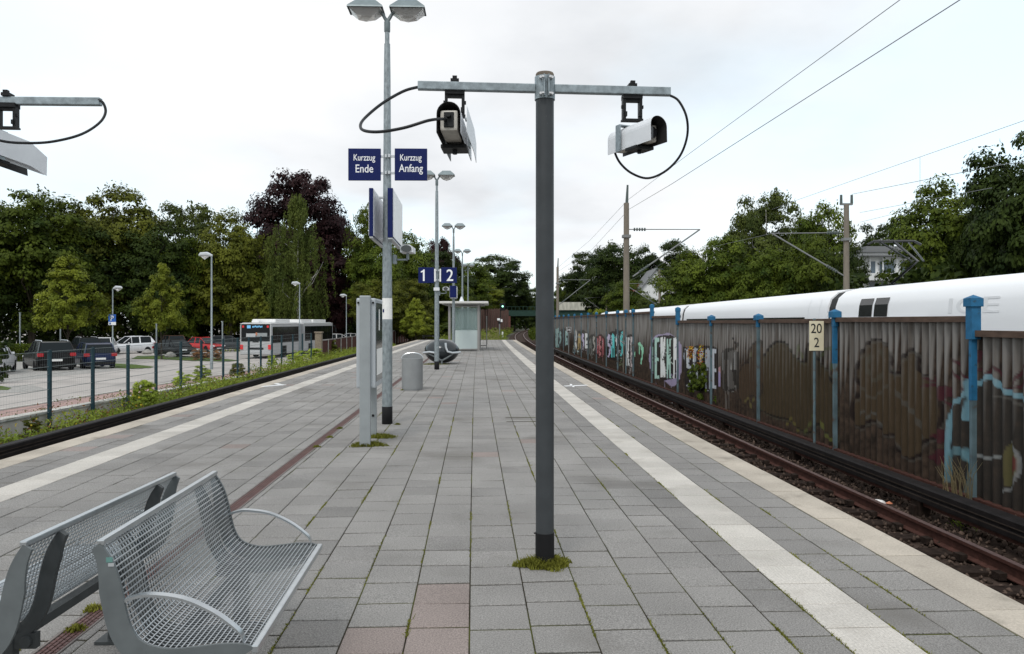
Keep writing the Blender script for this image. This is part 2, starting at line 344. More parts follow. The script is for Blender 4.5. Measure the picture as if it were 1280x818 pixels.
        me.update(); o = bpy.data.objects.new(name, me); COL.objects.link(o)
        if parent: o.parent = parent
        return o
def struct(o): o['kind'] = 'structure'; return o
def text(body, name, material, parent, w=None, h=None, T=None, depth=0.002, squeeze=1.0):
    # white lettering fitted to a width or height, standing in local XZ and facing -Y
    cu = bpy.data.curves.new(name, 'FONT'); cu.body = body; cu.align_x = 'CENTER'; cu.align_y = 'CENTER'; cu.extrude = 0.01; cu.offset = 0.006
    to = bpy.data.objects.new(name, cu); COL.objects.link(to)
    me = bpy.data.meshes.new_from_object(to.evaluated_get(bpy.context.evaluated_depsgraph_get()))
    bpy.data.objects.remove(to)
    n = len(me.vertices); co = np.empty(n * 3); me.vertices.foreach_get('co', co); co = co.reshape(-1, 3)
    mn, mx = co.min(0), co.max(0); c = (mn + mx) / 2; sz = mx - mn
    sx = (w / sz[0]) if w else None; sy = (h / sz[1]) if h else None
    if sx is None: sx = sy * squeeze
    if sy is None: sy = sx / squeeze
    out = np.zeros_like(co); out[:, 0] = (co[:, 0] - c[0]) * sx; out[:, 2] = (co[:, 1] - c[1]) * sy; out[:, 1] = -(co[:, 2] - c[2]) / max(sz[2], 1e-6) * depth
    if T is not None:
        A = np.array(T); out = out @ A[:3, :3].T + A[:3, 3]
    me.vertices.foreach_set('co', out.reshape(-1)); me.update(); me.materials.clear(); me.materials.append(M[material])
    o = bpy.data.objects.new(name, me); COL.objects.link(o); o.parent = parent; return o
def np_mesh(name, v, f, mats, mi=None, parent=None):           # quads from numpy arrays
    me = bpy.data.meshes.new(name); nf = len(f); k = f.shape[1]
    me.vertices.add(len(v)); me.vertices.foreach_set('co', v.astype(np.float32).reshape(-1))
    me.loops.add(nf * k); me.loops.foreach_set('vertex_index', f.astype(np.int32).reshape(-1))
    me.polygons.add(nf); me.polygons.foreach_set('loop_start', np.arange(0, nf * k, k, dtype=np.int32))
    for m in (mats if isinstance(mats, (list, tuple)) else [mats]): me.materials.append(M[m] if isinstance(m, str) else m)
    if mi is not None: me.polygons.foreach_set('material_index', mi.astype(np.int32))
    me.update(calc_edges=True); me.validate()
    o = bpy.data.objects.new(name, me); COL.objects.link(o)
    if parent: o.parent = parent
    return o
def leaves(rng, pos, nrm, size, aspect=0.6):                  # little folded rhombs at pos, facing nrm
    n = len(pos); nrm = nrm / (np.linalg.norm(nrm, axis=1, keepdims=True) + 1e-9)
    a = np.cross(nrm, rng.normal(size=(n, 3))); a /= np.linalg.norm(a, axis=1, keepdims=True) + 1e-9
    b = np.cross(nrm, a); s = (size * rng.uniform(0.6, 1.35, n))[:, None] if np.isscalar(size) else size[:, None]
    v = np.stack([pos - a * s * 0.5, pos + b * s * aspect * 0.5 - nrm * s * 0.08, pos + a * s * 0.5, pos - b * s * aspect * 0.5 - nrm * s * 0.08], 1).reshape(-1, 3)
    f = np.arange(4 * n).reshape(n, 4); return v, f
# ------------------------------------------------------------------ ground, platform, tracks
rng = np.random.default_rng(7); rnd = random.Random(11)
def sheet(name, xs, ys, zf, material):
    v = np.array([(x, y, zf(x, y)) for y in ys for x in xs]); w = len(xs)
    f = np.array([(j * w + i, j * w + i + 1, (j + 1) * w + i + 1, (j + 1) * w + i) for j in range(len(ys) - 1) for i in range(w - 1)])
    o = np_mesh(name, v, f, material); return struct(o)
sheet('ground', [-3000, -300, -100, 0, 100, 300, 3000], [-300, -50, 0, 100, 300, 1000, 4000], lambda x, y: -1.75, 'earth')
YS = [-4 + 2 * i for i in range(150)]
# car park: one sloping sheet left of the retaining wall
def strip(name, o1, o2, ys, zf, material, fx=xR):
    v = []; f = []
    for y in ys:
        a = o1(y) if callable(o1) else fx(y) + o1; b = o2(y) if callable(o2) else fx(y) + o2
        v += [(a, y, zf(y)), (b, y, zf(y))]
    for i in range(len(ys) - 1): f.append((2 * i, 2 * i + 1, 2 * i + 3, 2 * i + 2))
    return struct(np_mesh(name, np.array(v), np.array(f), material))
WOFF = -13.75                                        # retaining wall and green fence line
strip('car_park', lambda y: -150.0, WOFF - 0.1, YS, zpark, 'asphalt')
strip('foot_path', WOFF - 1.75, WOFF - 0.16, YS[:40], lambda y: zpark(y) + 0.012, 'pink_path')
mb = MB()
for i in range(len(YS[:40]) - 1):
    y0, y1 = YS[i], YS[i + 1]
    mb.add([(xR(y0) + WOFF - 1.87, y0, zpark(y0) - .05), (xR(y0) + WOFF - 1.75, y0, zpark(y0) - .05), (xR(y1) + WOFF - 1.75, y1, zpark(y1) - .05), (xR(y1) + WOFF - 1.87, y1, zpark(y1) - .05),
            (xR(y0) + WOFF - 1.87, y0, zpark(y0) + .05), (xR(y0) + WOFF - 1.75, y0, zpark(y0) + .05), (xR(y1) + WOFF - 1.75, y1, zpark(y1) + .05), (xR(y1) + WOFF - 1.87, y1, zpark(y1) + .05)],
           [(4, 5, 6, 7), (0, 4, 7, 3), (1, 2, 6, 5)])
struct(mb.build('kerb', 'concrete'))
def patch(name, pts, material, dz):                  # irregular patch lying on the car park
    c = [pk(*p) for p in pts]; m = len(c); vs = []
    cx = sum(p.x for p in c) / m; cy = sum(p.y for p in c) / m
    for p in c: vs.append((p.x, p.y, zpark(p.y) + dz))
    b = MB(); b.add(vs + [(cx, cy, zpark(cy) + dz + 0.02)], [(i, (i + 1) % m, m) for i in range(m)]); return struct(b.build(name, material))
patch('parking_bays', [(-60, 480), (0, 479), (80, 470), (160, 462), (190, 459), (150, 452), (60, 450), (-60, 452)], 'cobble', 0.006)
patch('parking_bays', [(-80, 498), (-40, 494), (25, 491), (62, 487), (40, 482), (-80, 484)], 'cobble', 0.006)
patch('grass_verge', [(136, 460), (165, 461.5), (188, 460.5), (192, 459), (170, 456.5), (140, 454.8)], 'lawn', 0.03)
patch('grass_verge', [(-30, 489), (10, 488.5), (14, 486), (2, 483.5), (-30, 482)], 'lawn', 0.03)
patch('grass_verge', [(164, 449), (200, 449.5), (240, 451.5), (285, 452.5), (300, 451), (262, 447.5), (205, 444.5), (172, 445.5)], 'lawn', 0.03)

# track beds
def zb(y): return -1.045
strip('track_bed', 0.0, 9.0, YS, zb, 'ballast'); strip('track_bed', WOFF + 0.1, -8.58, YS, zb, 'ballast')
strip('railway_embankment', 9.0, lambda y: xR(y) + 60, YS, lambda y: -1.09, 'earth')
mb = MB()
for i in range(150):
    y = 3 + i * 0.62; mb.box((xR(y) + 1.62, y, -1.06), (2.4, 0.24, 0.12), rz=0.05)
struct(mb.build('sleepers', 'sleeper'))
mb = MB()
for i in range(70):
    y = 6 + i * 0.62; mb.box((xR(y) - 8.58 - 1.62, y, -1.06), (2.4, 0.24, 0.12), rz=0.05)
struct(mb.build('sleepers', 'sleeper'))
prof = [(-.065, 0), (.065, 0), (.065, .012), (.012, .03), (.012, .12), (.036, .128), (.036, .162), (-.036, .162), (-.036, .128), (-.012, .12), (-.012, .03), (-.065, .012)]
YT = [0 + 1.5 * i for i in range(60)] + [90 + 4 * i for i in range(48)]
def rail(off, ys, label):
    t = thing('rail', label, 'rail', (xR(ys[0]) + off, ys[0], -1.06), group='rails of the two platform tracks')
    inv = Matrix.Translation(-Vector((xR(ys[0]) + off, ys[0], -1.06)))
    b = MB(); b.T = inv; b.sweep([(o + off, z - 1.0) for o, z in prof], ys, xR); b.build('rail_web', 'rail_side', t)
    b = MB(); b.T = inv
    b.sweep([(off - .034, -.837), (off + .034, -.837), (off + .034, -.834), (off - .034, -.834)], ys, xR); b.build('running_surface', 'rail_top', t)
    b = MB(); b.T = inv
    for i in range(90):
        y = ys[0] + .3 + i * .62
        if y > ys[-1]: break
        for s in (-.1, .1): b.box((xR(y) + off + s, y, -.985), (.085, .12, .07), rz=.05)
    b.build('fastener', 'sleeper', t)['kind'] = 'stuff'
    return t
rail(0.92, YT, 'rusty rail close under the right platform edge')
rail(2.34, YT, 'reddish worn rail lit along its top, between right platform edge and black conductor rail')
YL = [2 + 1.5 * i for i in range(48)]
rail(-8.58 - .92, YL, 'rail hidden close under the left platform edge')
rail(-8.58 - 2.34, YL, 'rail beside the black conductor rail below the left platform edge')
def conductor(off, ys, side, label):
    x0, y0 = xR(ys[0]) + off, ys[0]
    t = thing('conductor_rail', label, 'conductor rail', (x0, y0, -1.06)); inv = Matrix.Translation(Vector((-x0, -y0, 1.06)))
    p = [(-.10, -.64), (-.085, -.62), (.085, -.62), (.10, -.64), (.10, -.70), (.072, -.712), (.072, -.752), (.10, -.764), (.10, -.83), (.05, -.845), (-.05, -.845), (-.10, -.83), (-.10, -.764), (-.072, -.752), (-.072, -.712), (-.10, -.70)]
    b = MB(); b.T = inv; b.sweep([(o + off, z) for o, z in p], ys, xR); b.build('cover', 'cover_black', t)
    b = MB(); b.T = inv
    for z in (-.766, -.705):
        b.sweep([(off - side * .101, z - .006), (off - side * .095, z - .006), (off - side * .095, z + .006), (off - side * .101, z + .006)], ys, xR)
    b.build('cover_edge', 'cover_edge', t)
    b = MB(); b.T = inv; b.sweep([(off - .035, -.90), (off + .035, -.90), (off + .035, -.85), (off - .035, -.85)], ys, xR); b.build('live_rail', 'rail_side', t)
    k = 0
    for i in range(24):
        y = ys[0] + 2.2 + i * 4.1
        if y > ys[-1]: break
        b = MB(); b.T = inv; b.box((xR(y) + off, y, -.97), (.16, .22, .26), rz=.05, bev=.015); b.box((xR(y) + off - side * .08, y, -.99), (.09, .12, .16), rz=.05); b.build('bracket', 'sleeper', t)
conductor(3.0, YT[:56], 1, 'black covered conductor rail beside the graffiti wall')
conductor(-8.58 - 3.0, YL[:40], -1, 'black covered conductor rail beside weeds below the left platform edge')
# ballast stones near enough to be seen one by one
n = 15000; yy = 4 + 50 * rng.random(n) ** 1.6; oo = rng.uniform(.4, 4.1, n)
base = np.array([(1, 0, 0), (-1, 0, 0), (0, 1, 0), (0, -1, 0), (0, 0, 1), (0, 0, -1)], float)
tri = np.array([(0, 2, 4), (2, 1, 4), (1, 3, 4), (3, 0, 4), (2, 0, 5), (1, 2, 5), (3, 1, 5), (0, 3, 5)])
sz = rng.uniform(.018, .042, n)
V = base[None] * rng.uniform(.6, 1.3, (n, 6, 1)) * sz[:, None, None] + rng.normal(0, .18, (n, 6, 3)) * sz[:, None, None]
V += np.stack([np.array([xR(y) for y in yy]) + oo, yy, -1.035 + rng.random(n) * .04 + .03 * np.exp(-((oo - 3.5) / .5) ** 2)], 1)[:, None]
setp(np_mesh('ballast', V.reshape(-1, 3), (tri[None] + 6 * np.arange(n)[:, None, None]).reshape(-1, 3), 'stone'), 'loose brown ballast stones between the rails and the graffiti wall', 'ballast', kind='stuff')

# platform: joint bed, paving slabs, edge stones, tactile strips
PY0, PY1 = -2.0, 66.0
def P(y, off):
    m = -0.052 + 0.000306 * y; q = 1 / math.sqrt(1 + m * m); return (xR(y) + off * q, y - off * m * q)
mb = MB()
ys = [PY0 + 1.0 * i for i in range(69)]
for i in range(len(ys) - 1):
    a, b_, c, d = P(ys[i], -8.55), P(ys[i], -.03), P(ys[i + 1], -.03), P(ys[i + 1], -8.55)
    mb.add([(*a, -.007), (*b_, -.007), (*c, -.007), (*d, -.007)], [(0, 1, 2, 3)])
struct(mb.build('platform_joints', 'joint'))
mb = MB()
for i in range(len(ys) - 1):
    for o in (-8.52, -.06):
        a, c = P(ys[i], o), P(ys[i + 1], o)
        mb.add([(*a, -1.2), (*c, -1.2), (*c, -.03), (*a, -.03)], [(0, 1, 2, 3)])
a, c = P(ys[-1], -8.52), P(ys[-1], -.06); mb.add([(*a, -1.2), (*c, -1.2), (*c, -.03), (*a, -.03)], [(0, 1, 2, 3)])
struct(mb.build('platform_wall', 'concrete'))
def slab(mb, o0, o1, y0, y1, mi, gx=.004, gy=.003, h=.0, t=(0, 0), ch=.006):
    o0 += gx; o1 -= gx; y0 += gy; y1 -= gy
    def row(d, z):
        pts = [(o0 + d, y0 + d), (o1 - d, y0 + d), (o1 - d, y1 - d), (o0 + d, y1 - d)]
        return [(*P(y, o), z + h + t[0] * (1 if o > (o0 + o1) / 2 else -1) + t[1] * (1 if y > (y0 + y1) / 2 else -1)) for o, y in pts]
    vs = row(0, -.03) + row(0, -.003) + row(ch, 0)
    fs = [(8, 9, 10, 11)] + [(i, (i + 1) % 4, 4 + (i + 1) % 4, 4 + i) for i in range(4)] + [(4 + i, 4 + (i + 1) % 4, 8 + (i + 1) % 4, 8 + i) for i in range(4)]
    mb.add(vs, fs, mi)
cols = [(-.66, -.335, 0), (-.92, -.66, 1), (-1.50, -1.275, 1)]
w = (7.29 - 1.50) / 18
w = (7.29 - 1.53) / 18
cols[-1] = (-1.53, -1.275, 1)
cols += [(-1.53 - w * (k + 1), -1.53 - w * k, 0) for k in range(18)]
cols += [(-7.90, -7.66, 1), (-8.24, -7.90, 0)]
DR0, DR1 = -5.235, -5.105
pav = MB()
for (a, b_, dk) in cols:
    y = PY0 - rnd.random() * .3; step = .335
    while y < PY1:
        L_ = step
        mi = 1 if (dk or rnd.random() < .10) else 0
        mid = (a + b_) / 2; xm, ym = P(y + L_ / 2, mid)
        if -.54 < xm + .052 * (ym - 3.654) < -.22 and ym < 4.5: mi = 2
        if -.86 < xm + .052 * (ym - 3.654) < -.54 and ym < 3.9: mi = 2
        if rnd.random() < .012 and ym > 6: mi = 2
        h = rnd.gauss(0, .0012); t = (rnd.gauss(0, .0009), rnd.gauss(0, .0009))
        segs = [(a, b_)]
        if a < DR1 and b_ > DR0:
            segs = []
            if DR0 - a > .02: segs.append((a, DR0))
            if b_ - DR1 > .02: segs.append((DR1, b_))
        y_end = min(y + L_, PY1)
        for s0, s1 in segs: slab(pav, s0, s1, y, y_end, mi, h=h, t=t, gx=.0042, gy=.0080)
        y += L_
struct(pav.build('paving_slabs', ['slab', 'slab_dark', 'slab_red'], fix=False))
tac = MB()
for (a, b_) in ((-1.275, -.92), (-7.66, -7.29)):
    y = PY0
    while y < PY1: slab(tac, a, b_, y, min(y + .335, PY1), 0, gx=.003, gy=.004, h=rnd.gauss(.001, .0008)); y += .335
struct(tac.build('tactile_strip', 'tactile', fix=False))
ed = MB()
for (a, b_) in ((-.33, .0), (-8.58, -8.245)):
    y = PY0 + .35
    while y < PY1: slab(ed, a, b_, y, min(y + .98, PY1), 0, gx=.003, gy=.004, h=.001 + rnd.gauss(0, .001), ch=.012); y += .98
o = struct(ed.build('platform_edge_stones', 'edge_beige', fix=False))
lip = MB()
for i in range(len(ys) - 1):
    for o0, o1 in ((-.3, -.004), (-8.576, -8.28)):
        a, b_, c, d = P(ys[i], o0), P(ys[i], o1), P(ys[i + 1], o1), P(ys[i + 1], o0)
        lip.add([(*a, -.16), (*b_, -.16), (*c, -.16), (*d, -.16), (*a, -.031), (*b_, -.031), (*c, -.031), (*d, -.031)], [(0, 3, 2, 1), (0, 1, 5, 4), (2, 3, 7, 6), (1, 2, 6, 5), (3, 0, 4, 7)])
struct(lip.build('platform_edge_lip', 'edge_beige', fix=False))
# drain channel: frame strips and a slotted grate
dr = MB(); gr = MB()
y = PY0
while y < PY1:
    y1 = min(y + 1.0, PY1)
    for o0, o1 in ((DR0, DR0 + .014), (DR1 - .014, DR1)): slab(dr, o0, o1, y, y1, 0, gx=.0005, gy=0, h=.001, ch=.001)
    y = y1
y = PY0
while y < 40:
    for k in range(4):
        o0 = DR0 + .016 + k * .0248; sh = (k % 2) * .02
        slab(gr, o0, o0 + .0235, y + sh, y + sh + .034, 0, gx=.0028, gy=.0, h=-.002, ch=.001)
    y += .042
t = thing('drain_channel', 'narrow reddish slotted drain channel running along the grey paving', 'drain', (0, 0, 0))
dr.build('frame', 'drain_frame', t, fix=False)
g = gr.build('grate', 'drain_red', t, fix=False)
b = MB()
y = 40
while y < PY1: slab(b, DR0 + .016, DR1 - .016, y, min(y + .5, PY1), 0, gx=0, gy=.003, h=-.002); y += .5
b.build('grate', 'drain_red', t, fix=False)
# white painted marks near both edges
mk_ = MB()
def mark(px0, py0, px1, py1, wd):
    a, c = gp(px0, py0), gp(px1, py1); d = Vector((c.x - a.x, c.y - a.y, 0)); L_ = d.length; q = math.atan2(d.y, d.x)
    mk_.box(((a.x + c.x) / 2, (a.y + c.y) / 2, .004), (L_, wd, .006), rz=q)
mark(706, 483, 734, 481.8, .13); mark(713, 480.5, 717, 484, .05); mark(328, 483.5, 356, 481.3, .14); mark(345, 479.8, 350, 481, .10)
struct(mk_.build('painted_marks', 'sign_white'))
mk_ = MB(); a, c = gp(633, 527.5), gp(692, 527.5)
mk_.box(((a.x + c.x) / 2, a.y, .003), (c.x - a.x, .025, .005), rz=.03); mk_.box(((a.x + c.x) / 2 - .02, a.y + .5, .003), (c.x - a.x, .018, .005), rz=.03)
struct(mk_.build('slab_joint', 'joint'))

# ------------------------------------------------------------------ left side: retaining wall, green mesh fence, brown panel fence
rw = thing('retaining_wall', 'low stained concrete retaining wall below the green mesh fence', 'wall', (0, 0, 0))
b = MB(); yw_ = [6 + 1.0 * i for i in range(47)]
b.sweep([(WOFF - .12, -1.2), (WOFF + .12, -1.2), (WOFF + .12, 0), (WOFF - .12, 0)], yw_, xR, zf=None)
for i, p in enumerate(b.v):
    if p[2] == 0: b.v[i] = (p[0], p[1], zpark(p[1]) + .06)
b.build('wall_body', 'concrete', rw)
b = MB(); b.sweep([(WOFF - .15, 0.0), (WOFF + .16, 0.0), (WOFF + .16, .06), (WOFF - .15, .06)], yw_, xR, zf=lambda y: zpark(y) + .062); b.build('wall_coping', 'concrete', rw)
gf = thing('mesh_fence', 'dark green wire mesh fence on slim posts beside the car park road', 'fence', (0, 0, 0))
FO = WOFF + .22
fy = [14.4, 16.55] + [yw(p, FO) for p in (62, 116, 160, 195, 226, 251.6, 279, 297, 311, 326, 340, 352, 366, 378, 389)]
FT = .86
def ftop(y): return .87 - .0008 * (y - 18) * (y > 18)
for y in fy:
    b = MB(); b.box((xR(y) + FO, y, (ftop(y) + .03 - 1.15) / 2), (.075, .075, ftop(y) + .03 + 1.15), rz=.045); p = b.build('post', 'fence_green', gf)
b = MB()
y0, y1 = 9.0, fy[-1]
yy = [y0 + (y1 - y0) * i / 60 for i in range(61)]
for k in range(9):
    z = -.62 + k * .185
    r = .006 if k in (0, 3, 6, 8) else .003
    b.sweep([(FO - r, z - r), (FO + r, z - r), (FO + r, z + r), (FO - r, z + r)], yy, xR)
y = y0
while y < y1: b.box((xR(y) + FO + .008, y, .12), (.0015, .0015, 1.5)); y += .1 if y < 32 else .14
b.build('wire_mesh', 'fence_wire', gf)
pil = thing('stone_pillar', 'weathered stone pillar with cap where mesh fence and brown panels meet', 'pillar', (0, 0, 0))
yp = yw(398.5, WOFF); b = MB(); b.box((xR(yp) + WOFF, yp, -.17), (.42, .42, 2.0), rz=.045); b.build('shaft', 'brick', pil)
b = MB(); b.box((xR(yp) + WOFF, yp, .87), (.52, .52, .09), rz=.045, bev=.015); b.prism([(-.24, .915), (.24, .915), (0, .99)], 'y', 0, .48)
for i in range(14, len(b.v)): pass
b.build('cap', 'brick', pil)
pf = thing('panel_fence', 'low red brown panel fence with pale posts along the left track', 'fence', (0, 0, 0))
py_ = [yp + .5 + 2.35 * i for i in range(34)]
def ptop(y): return .26 + .0045 * (y - yp)
for i, y in enumerate(py_):
    b = MB(); b.box((xR(y) + WOFF, y, (ptop(y) + .05 - 1.15) / 2), (.14, .14, ptop(y) + 1.2), rz=.045); b.build('post', 'post_pale', pf)
    if i + 1 < len(py_):
        y2 = py_[i + 1]; b = MB()
        b.add([(xR(y) + WOFF - .03, y + .07, -1.15), (xR(y2) + WOFF - .03, y2 - .07, -1.15), (xR(y2) + WOFF - .03, y2 - .07, ptop(y)), (xR(y) + WOFF - .03, y + .07, ptop(y)),
               (xR(y) + WOFF + .03, y + .07, -1.15), (xR(y2) + WOFF + .03, y2 - .07, -1.15), (xR(y2) + WOFF + .03, y2 - .07, ptop(y)), (xR(y) + WOFF + .03, y + .07, ptop(y))],
              [(0, 1, 2, 3), (4, 7, 6, 5), (3, 2, 6, 7), (0, 4, 5, 1), (0, 3, 7, 4), (1, 5, 6, 2)]); b.build('panel', 'panel_brown', pf)
        b = MB(); ym = (y + y2) / 2; b.box(((xR(y) + xR(y2)) / 2 + WOFF, ym, ptop(y) + .03), (.12, y2 - y - .16, .05), rz=math.atan2(-(xR(y2) - xR(y)), y2 - y)); b.build('top_rail', 'drain_frame', pf)

# ------------------------------------------------------------------ right side: corrugated noise barrier with graffiti
NB = 4.2
nb = thing('noise_barrier', 'long corrugated steel noise barrier with graffiti and blue capped posts', 'wall', (0, 0, 0))
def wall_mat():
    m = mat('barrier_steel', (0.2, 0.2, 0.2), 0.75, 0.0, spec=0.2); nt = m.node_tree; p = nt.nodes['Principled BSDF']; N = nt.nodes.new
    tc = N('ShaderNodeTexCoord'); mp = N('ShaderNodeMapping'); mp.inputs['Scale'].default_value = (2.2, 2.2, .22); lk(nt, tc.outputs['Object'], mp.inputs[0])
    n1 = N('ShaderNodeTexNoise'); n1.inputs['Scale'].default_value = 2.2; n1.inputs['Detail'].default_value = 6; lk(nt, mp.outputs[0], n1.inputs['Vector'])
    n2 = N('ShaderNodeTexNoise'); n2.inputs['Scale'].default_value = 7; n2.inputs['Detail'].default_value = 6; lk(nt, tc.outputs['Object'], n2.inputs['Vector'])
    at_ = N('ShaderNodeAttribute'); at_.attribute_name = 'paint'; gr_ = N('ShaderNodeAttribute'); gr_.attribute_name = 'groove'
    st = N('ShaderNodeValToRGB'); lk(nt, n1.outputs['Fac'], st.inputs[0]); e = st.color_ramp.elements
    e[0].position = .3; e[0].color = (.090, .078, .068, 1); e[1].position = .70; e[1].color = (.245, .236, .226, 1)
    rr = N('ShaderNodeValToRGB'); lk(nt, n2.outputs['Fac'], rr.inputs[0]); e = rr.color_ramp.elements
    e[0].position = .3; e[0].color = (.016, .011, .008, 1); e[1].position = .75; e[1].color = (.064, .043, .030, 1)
    # rust creeps up from the ground in streaks and into the grooves, where it also paints in their shade
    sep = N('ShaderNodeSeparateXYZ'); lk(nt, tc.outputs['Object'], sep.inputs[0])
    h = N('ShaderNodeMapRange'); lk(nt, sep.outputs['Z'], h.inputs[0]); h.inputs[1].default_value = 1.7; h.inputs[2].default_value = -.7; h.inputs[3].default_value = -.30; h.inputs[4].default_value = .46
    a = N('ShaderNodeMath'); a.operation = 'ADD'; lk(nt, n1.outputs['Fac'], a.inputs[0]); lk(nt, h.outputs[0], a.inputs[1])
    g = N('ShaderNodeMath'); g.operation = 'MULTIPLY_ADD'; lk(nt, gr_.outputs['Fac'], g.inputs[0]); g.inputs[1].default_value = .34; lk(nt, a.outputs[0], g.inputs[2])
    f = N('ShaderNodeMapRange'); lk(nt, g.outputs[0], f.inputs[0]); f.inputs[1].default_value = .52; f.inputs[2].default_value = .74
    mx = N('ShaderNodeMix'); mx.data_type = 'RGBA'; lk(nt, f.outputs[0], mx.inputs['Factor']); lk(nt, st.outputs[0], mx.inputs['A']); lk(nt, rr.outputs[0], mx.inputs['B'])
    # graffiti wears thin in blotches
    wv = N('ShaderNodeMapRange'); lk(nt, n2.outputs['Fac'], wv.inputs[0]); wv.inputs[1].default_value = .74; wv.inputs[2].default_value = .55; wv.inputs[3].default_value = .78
    rw_ = N('ShaderNodeMapRange'); lk(nt, gr_.outputs['Fac'], rw_.inputs[0]); rw_.inputs[3].default_value = .72   # graffiti thinned on the ridges, a rib highlight put into the colour
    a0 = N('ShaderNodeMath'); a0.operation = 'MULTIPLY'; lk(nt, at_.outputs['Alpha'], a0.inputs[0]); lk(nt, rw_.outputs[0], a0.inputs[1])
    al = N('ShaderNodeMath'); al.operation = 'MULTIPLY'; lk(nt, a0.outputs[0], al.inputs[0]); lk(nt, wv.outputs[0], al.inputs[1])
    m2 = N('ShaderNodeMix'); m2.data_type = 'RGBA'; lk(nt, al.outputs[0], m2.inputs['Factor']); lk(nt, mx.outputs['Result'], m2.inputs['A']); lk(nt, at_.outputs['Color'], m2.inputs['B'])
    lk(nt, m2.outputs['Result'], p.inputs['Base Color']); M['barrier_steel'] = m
wall_mat()
def wp(px, py): Y = yw(px, NB); return (Y, EYE - (py - HY) / F * Y)
ART = []                                             # ('fill'|'line', points in (Y, z), colour, strength, width)
def fill(pts, col, a=.9): ART.append(('f', [wp(*p) for p in pts], tuple(min(.8, x * 1.75) if max(col) > .15 else x for x in col), min(1, a * 1.08), 0))
def line(pts, col, wpx, a=.95):
    q = [wp(*p) for p in pts]; ART.append(('l', q, col, a, wpx / F * q[len(q) // 2][0] / 2))
def crop(ox, oy, s, pts): return [(ox + x / s, oy + y / s) for x, y in pts]
def smooth(pts, n=5, closed=True):
    out = []; m = len(pts)
    for i in range(m if closed else m - 1):
        p0, p1, p2, p3 = (pts[(i + k) % m] if closed else pts[min(max(i + k, 0), m - 1)] for k in (-1, 0, 1, 2))
        for j in range(n):
            t = j / n
            out.append(tuple(.5 * (2 * p1[d] + (p2[d] - p0[d]) * t + (2 * p0[d] - 5 * p1[d] + 4 * p2[d] - p3[d]) * t * t + (3 * p1[d] - p0[d] - 3 * p2[d] + p3[d]) * t ** 3) for d in (0, 1)))
    if not closed: out.append(pts[-1])
    return out
DK, INK, MAR, SKY_ = (.034, .030, .026), (.012, .010, .010), (.052, .010, .016), (.17, .33, .40)
A = lambda pts: crop(980, 380, 3.717, pts)
blob = smooth(A([(330, 330), (345, 250), (385, 182), (430, 166), (470, 195), (492, 250), (490, 312), (525, 320), (538, 262), (580, 216), (614, 238), (620, 312), (680, 360), (716, 440), (720, 540), (692, 620), (645, 640), (622, 700), (572, 722), (530, 690), (498, 612), (460, 612), (430, 560), (390, 545), (350, 577), (318, 550), (312, 465), (345, 410)]))
fill(blob, (.050, .034, .018), .92); line(blob + blob[:1], (.008, .004, .004), 4.2); line([(x + 2.2, y + 2.5) for x, y in blob], (.075, .070, .060), .9, .55)
line(smooth(A([(345, 540), (360, 500), (380, 530), (400, 500), (430, 540), (455, 600)]), closed=False), (.10, .11, .11), 1.6, .5)
line(smooth(A([(500, 330), (520, 420), (600, 520), (640, 620)]), closed=False), (.085, .088, .082), 5, .45)
line(smooth(A([(350, 380), (400, 440), (470, 380)]), closed=False), (.085, .085, .075), 3, .4)
line(smooth(A([(400, 200), (380, 300), (420, 360), (450, 300), (440, 220)]), closed=False), (.070, .072, .058), 4, .45)
b2 = smooth(A([(-120, 300), (-60, 190), (0, 182), (45, 245), (92, 272), (100, 205), (125, 190), (160, 270), (205, 325), (228, 430), (240, 540), (232, 640), (190, 600), (150, 560), (110, 600), (60, 580), (20, 540), (-60, 520), (-120, 470)]))
fill(b2, (.044, .032, .016), .9); line(b2 + b2[:1], (.006, .005, .004), 3.2); line([(x + 2, y + 2.5) for x, y in b2], (.070, .068, .045), .9, .5)
line(smooth(A([(55, 250), (65, 190), (80, 250)]), closed=False), (.07, .09, .035), 3, .7)
line(smooth(A([(160, 260), (190, 210), (225, 220), (215, 300), (240, 330)]), closed=False), (.075, .095, .04), 3.4, .7)
line(A([(10, 560), (30, 530), (60, 590)]), (.14, .12, .03), 3, .6); line(A([(90, 600), (115, 560), (130, 520)]), (.10, .12, .035), 3, .6)
line(A([(165, 540), (185, 610), (225, 640)]), (.13, .14, .035), 4, .7)
# crimson tags
line(smooth(A([(838, 350), (800, 280), (775, 258), (772, 285), (800, 350), (828, 400)]), closed=False), MAR, 2.6); line(smooth(A([(838, 350), (866, 290), (880, 240), (900, 225), (885, 290), (860, 330)]), closed=False), MAR, 2.6)
for cx, cy, rx, ry in ((735, 410, 40, 30), (720, 615, 40, 30), (708, 712, 45, 34)):
    fill(smooth(A([(cx + rx * math.cos(t) * (1 + .35 * math.sin(5 * t + cx)), cy + ry * math.sin(t) * (1 + .3 * math.cos(4 * t))) for t in [k * .628 for k in range(10)]]), 3), MAR, .92)
line(A([(622, 385), (690, 375), (722, 430), (780, 430)]), MAR, 2.2); line(A([(645, 345), (690, 360), (690, 345)]), MAR, 1.5); line(smooth(A([(715, 440), (760, 470), (765, 560), (725, 620), (700, 650)]), closed=False), MAR, 2.4)
B_ = lambda pts: crop(1140, 370, 3.03, pts)
line(smooth(B_([(225, 300), (250, 280), (272, 300), (300, 265), (325, 300), (335, 345), (380, 350), (424, 330), (480, 300)]), closed=False), MAR, 2.6)
line(smooth(B_([(375, 345), (395, 300), (420, 265), (440, 300), (400, 340)]), closed=False), MAR, 2.4)
